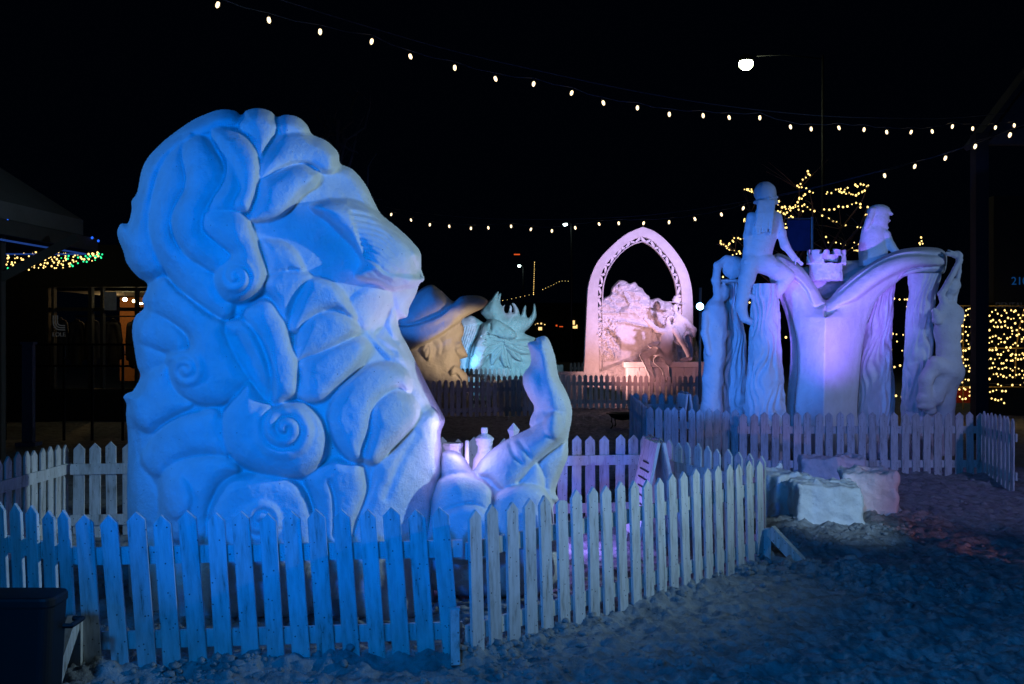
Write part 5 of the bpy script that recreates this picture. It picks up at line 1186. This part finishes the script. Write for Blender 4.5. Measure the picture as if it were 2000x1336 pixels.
def shop():
    Z = 20.0; t = empty('shop_building', fz(180, Z), 'dark shop with lit glass front of hanging clothes behind the curly head', 'building')
    def bx(x0, y0, x1, y1, name, mat, d0=0, d1=.2, par=t):
        a, b = P(x0, y0, Z), P(x1, y1, Z); mb = MB(); mb.box(((a.x + b.x) / 2, Z + (d0 + d1) / 2, (a.z + b.z) / 2), (abs(b.x - a.x), d1 - d0, abs(a.z - b.z))); return mb.build(name, mat, par)
    bx(-400, 478, 420, 560, 'header_wall', M['wall'], 0, .4); bx(-400, 560.5, 88, 830, 'side_wall', M['wall'], 0, .4); bx(330, 560.5, 420, 830, 'side_wall', M['wall'], 0, .4)
    bx(88.5, 760, 329.5, 830, 'stall_riser', M['wall'], 0, .3)
    bx(88.5, 560.5, 329.5, 566, 'back_room_ceiling', M['wall'], .5, 4.0)
    wn = bx(88.5, 566, 329.5, 760, 'back_wall', plain('ochre_wall', (.42, .17, .05), .9), 3.8, 3.9)
    for i, x in enumerate((88.5, 99, 171, 195, 262, 322)):
        bx(x, 561, x + (5 if i not in (2,) else 7), 759, 'mullion', M['timber'], .02, .16)
    bx(88.5, 600, 329.5, 607, 'transom', M['timber'], .17, .3)
    bx(100, 614, 320, 617, 'clothes_rail', M['iron'], 1.1, 1.15)
    # hanging jackets, seen dark against the room
    m = (Z + 1.2) / FOC
    for i, (cx, top, w) in enumerate(((118, 616, 22), (150, 619, 24), (180, 617, 22), (221, 618, 25), (262, 620, 24), (296, 619, 24))):
        S = Sculpt(((-.36, .36), (-.02, 1.15), (-.16, .16)), .025); ww = w * m / 2
        S.cone((0, .08, 0), (0, .12, 0), .05, .06, .02); S.chain([(-ww * .55, .16, 0), (ww * .55, .16, 0)], [.07, .07], .02)
        S.chain([(0, .22, 0), (0, .6, 0), (0, .98, 0)], [ww * .85, ww * .8, ww * .9], .04, .45)
        for s_ in (-1, 1): S.chain([(s_ * ww * .7, .18, 0), (s_ * ww * 1.0, .5, .02), (s_ * ww * 1.02, .88, .02)], [.07, .06, .05], .02)
        V, Q = surface_nets(S.F, S.o, S.h); p = P(cx, top, Z + 1.2); V = np.stack([V[:, 0] + p.x, V[:, 2] + p.y, p.z - V[:, 1]], -1)
        o = mesh_np('hanging_jacket', V, Q, plain('dark_cloth', (.03, .028, .03), .9), None); tag(o, ('dark hooded jacket nearest the logo', 'dark jacket left of the second mullion', 'dark jacket right of the second mullion', 'wide dark jacket in the middle pane under the lamps', 'dark jacket close to the curly head', 'dark jacket behind the curly head')[i] + ' in the shop', 'jacket', 'dark jackets hanging in the shop window')
    # goods on a low shelf
    bx(100, 694, 320, 697, 'shelf', M['timber'], 1.6, 2.2)
    rg = random.Random(8)
    for k in range(16):
        x = 104 + k * 13 + rg.uniform(-3, 3); h = rg.uniform(5, 16); a = P(x, 694, Z + 1.9); mm = (Z + 1.9) / FOC; mb = MB(); mb.box((a.x, Z + 1.9 + rg.uniform(-.1, .1), a.z + h * mm / 2 + .01), (rg.uniform(5, 10) * mm, .25, h * mm))
        mb.build('folded_goods', plain('goods_%d' % k, (rg.uniform(.2, .6), rg.uniform(.15, .4), rg.uniform(.08, .3)), .8), t)
    # ceiling lamps
    for i, (x, y, w, h, lb) in enumerate(((244, 585, 9, 7, 'left of two glaring oval shop lamps near the curly head'), (263, 588, 9, 6, 'right of two glaring oval shop lamps near the curly head'), (275, 593, 8, 3, 'half hidden shop lamp touching the outline of the curly head'))):
        p = P(x, y, Z + 1.0); mm = (Z + 1) / FOC; mb = MB(); mb.lathe(p, [(w * .25 * mm, h * .5 * mm), (w * .5 * mm, h * .1 * mm), (w * .5 * mm, -h * .2 * mm), (w * .2 * mm, -h * .5 * mm)], 12)
        L0 = empty('shop_lamp', p, lb, 'lamp', 'glaring lamps inside the shop'); mb.build('shade', emit('shop_lamp_%d' % i, (1, .78, .38), 26), L0, True)
        mb = MB(); mb.tube([p + Vector((0, 0, h * .5 * mm)), p + Vector((0, 0, .25))], .008, 5); mb.build('cord', M['cable'], L0)
    lamp('shop_light', P(215, 585, Z + 2.4), (1, .62, .25), 26, .1)
    # poster
    a = bx(205, 570, 228, 606, 'poster', plain('blue_grey_paper', (.55, .6, .75), .7), -.03, -.01, None); tag(a, 'pale blue paper notice fixed on the shop glass', 'poster')
    # window lettering: three nested bent strokes above the four letter name
    lm = emit('window_lettering', (.55, .6, .65), .035); lg = empty('window_logo', P(115, 630, Z - .04), 'pale bent stripe logo with small LOLE lettering on the shop glass', 'logo')
    m = Z / FOC
    for k in range(3):
        o_ = k * 4.2; pts = [(104 + o_, 616), (104 + o_, 630), (106.5 + o_ * .9, 638 - o_ * .55), (113 + o_ * .6, 643.5 - o_ * .95), (127, 644.5 - o_)]
        q = catmull(pts, 5, False); mb = MB(); mb.tube([P(x, y, Z - .04) for x, y in q], .011, 4); mb.build('stripe', lm, lg)
    text('LOLE', P(115, 657, Z - .05), 9 * m * 1.25, lm, lg, 'lettering')
def text(s, loc, size, mat, parent, name, rz=0, align='CENTER'):
    cu = bpy.data.curves.new(name, 'FONT'); cu.body = s; cu.size = size; cu.align_x = align; cu.extrude = .004
    tmp = bpy.data.objects.new('tmp', cu); C.objects.link(tmp); bpy.context.view_layer.update()
    dg = bpy.context.evaluated_depsgraph_get(); me = bpy.data.meshes.new_from_object(tmp.evaluated_get(dg)); bpy.data.objects.remove(tmp)
    me.transform(Matrix.Translation(loc) @ Matrix.Rotation(rz, 4, 'Z') @ Matrix.Rotation(R(90), 4, 'X')); me.materials.clear(); me.materials.append(mat)
    o = bpy.data.objects.new(name, me); C.objects.link(o)
    if parent is not None: o.parent = parent; o.matrix_parent_inverse = parent.matrix_basis.inverted()
    return o
shop()
# railing and dim banner before the shop
rl = empty('railing', fz(100, 16), 'dark thin railing low before the shop', 'railing'); mb = MB()
for y in (673, 715): mb.tube([P(-40, y, 16), P(262, y, 16)], .02, 6)
mb.build('rail', M['iron'], rl)
for x in (10, 125, 180, 240): mb = MB(); mb.tube([P(x, 673, 16), fz(x, 16)], .022, 6); mb.build('post', M['iron'], rl)
mb = MB(); a = P(56, 720, 15.2); mb.box((a.x, 15.2, .78), (.16, .10, 1.55)); mb.box((a.x, 15.2, 1.57), (.2, .14, .04)); mb.box((a.x, 15.2, .03), (.3, .25, .06)); o = mb.build('notice_post', plain('navy_paint', (.05, .08, .2), .6)); tag(o, 'slim navy notice post standing before the dark shop wall', 'sign post')

# ================================================================ right: dark post, canopy, signs
def right_canopy():
    Z = 16.2; t = empty('canopy', fz(1913, Z), 'dark timber canopy with thick post and pitched roof at the right edge', 'canopy')
    b = fz(1913, Z); tp = CH + (660 - 262) / FOC * Z; mb = MB(); mb.box(b + Vector((0, 0, tp / 2)), (.205, .205, tp)); mb.build('post', plain('navy_timber', (.012, .014, .022), .7), t)
    mb = MB(); mb.box(b + Vector((0, 0, .1)), (.3, .3, .2)); mb.build('post_foot', M['iron'], t)
    a = P(1905, 278, Z); r_ = P(2070, 60, Z); e2 = P(2070, 235, Z); k = Vector((0, 4, .0))
    mb = MB(); mb.prism([a, r_, r_ + Vector((0, 0, -.14)), a + Vector((.06, 0, -.06))], (0, 0, 0), (0, .45, 0)); mb.build('roof', plain('grey_shingle', (.03, .03, .036), .85), t)
    mb = MB(); mb.prism([P(1925, 282, Z - .02), P(1950, 262, Z - .02), P(2070, 232, Z - .02), P(2070, 282, Z - .02)], (0, 0, 0), (0, .12, 0)); mb.build('fascia_board', plain('pinkish_board', (.09, .075, .08), .8), t)
    mb = MB(); mb.prism([P(1915, 276, Z + .3), P(2060, 80, Z + .3), P(2060, 225, Z + .3), P(1945, 262, Z + .3)], (0, 0, 0), (0, .06, 0)); mb.build('gable', plain('grey_board', (.05, .05, .065), .85), t)
right_canopy()
def right_signs():
    Z = 20.6; t = empty('shop_building', fz(1990, Z), 'black far building with dim shop signs at the right edge', 'building')
    a, b = P(1950, 380, Z), P(2200, 380, Z); mb = MB(); mb.box(((a.x + b.x) / 2, Z + .5, (a.z + P(0, 590, Z).z) / 2), (b.x - a.x, .6, a.z - P(0, 590, Z).z)); mb.box(((a.x + b.x) / 2, Z + .85, a.z / 2 - .2), (b.x - a.x, .1, a.z - .3)); mb.build('wall', M['wall'], t)
    o = text('210 bear', P(1975, 556, Z + .15), 22 * Z / FOC, emit('blue_sign_letters', (.02, .22, .75), .16), None, 'sign_lettering', align='LEFT'); tag(o, 'dim blue glowing 210 lettering high at the right edge', 'sign')
    o = text('DENTAL', P(1972, 601, Z + .15), 15 * Z / FOC, emit('grey_sign_letters', (.35, .37, .42), .03), None, 'sign_lettering'); tag(o, 'faint grey DENTAL lettering just above the light curtain', 'sign')
right_signs()
# hanging dark banner behind the beanie figure
mb = MB(); a, b = P(1538, 430, 20.5), P(1582, 490, 20.5); mb.box(((a.x + b.x) / 2, 20.5, (a.z + b.z) / 2), (b.x - a.x, .02, a.z - b.z))
bn = empty('banner', fz(1560, 20.5), 'dark blue banner hanging on a pole between beanie figure and castle tower', 'banner'); mb.build('cloth', plain('navy_cloth', (.03, .07, .25), .8, bump=.4, scale=6), bn)
mb = MB(); mb.tube([fz(1586, 20.55), P(1586, 424, 20.55)], .03, 8); mb.tube([P(1586, 427, 20.55), P(1534, 427, 20.55)], .015, 6); mb.build('pole', M['steel'], bn)
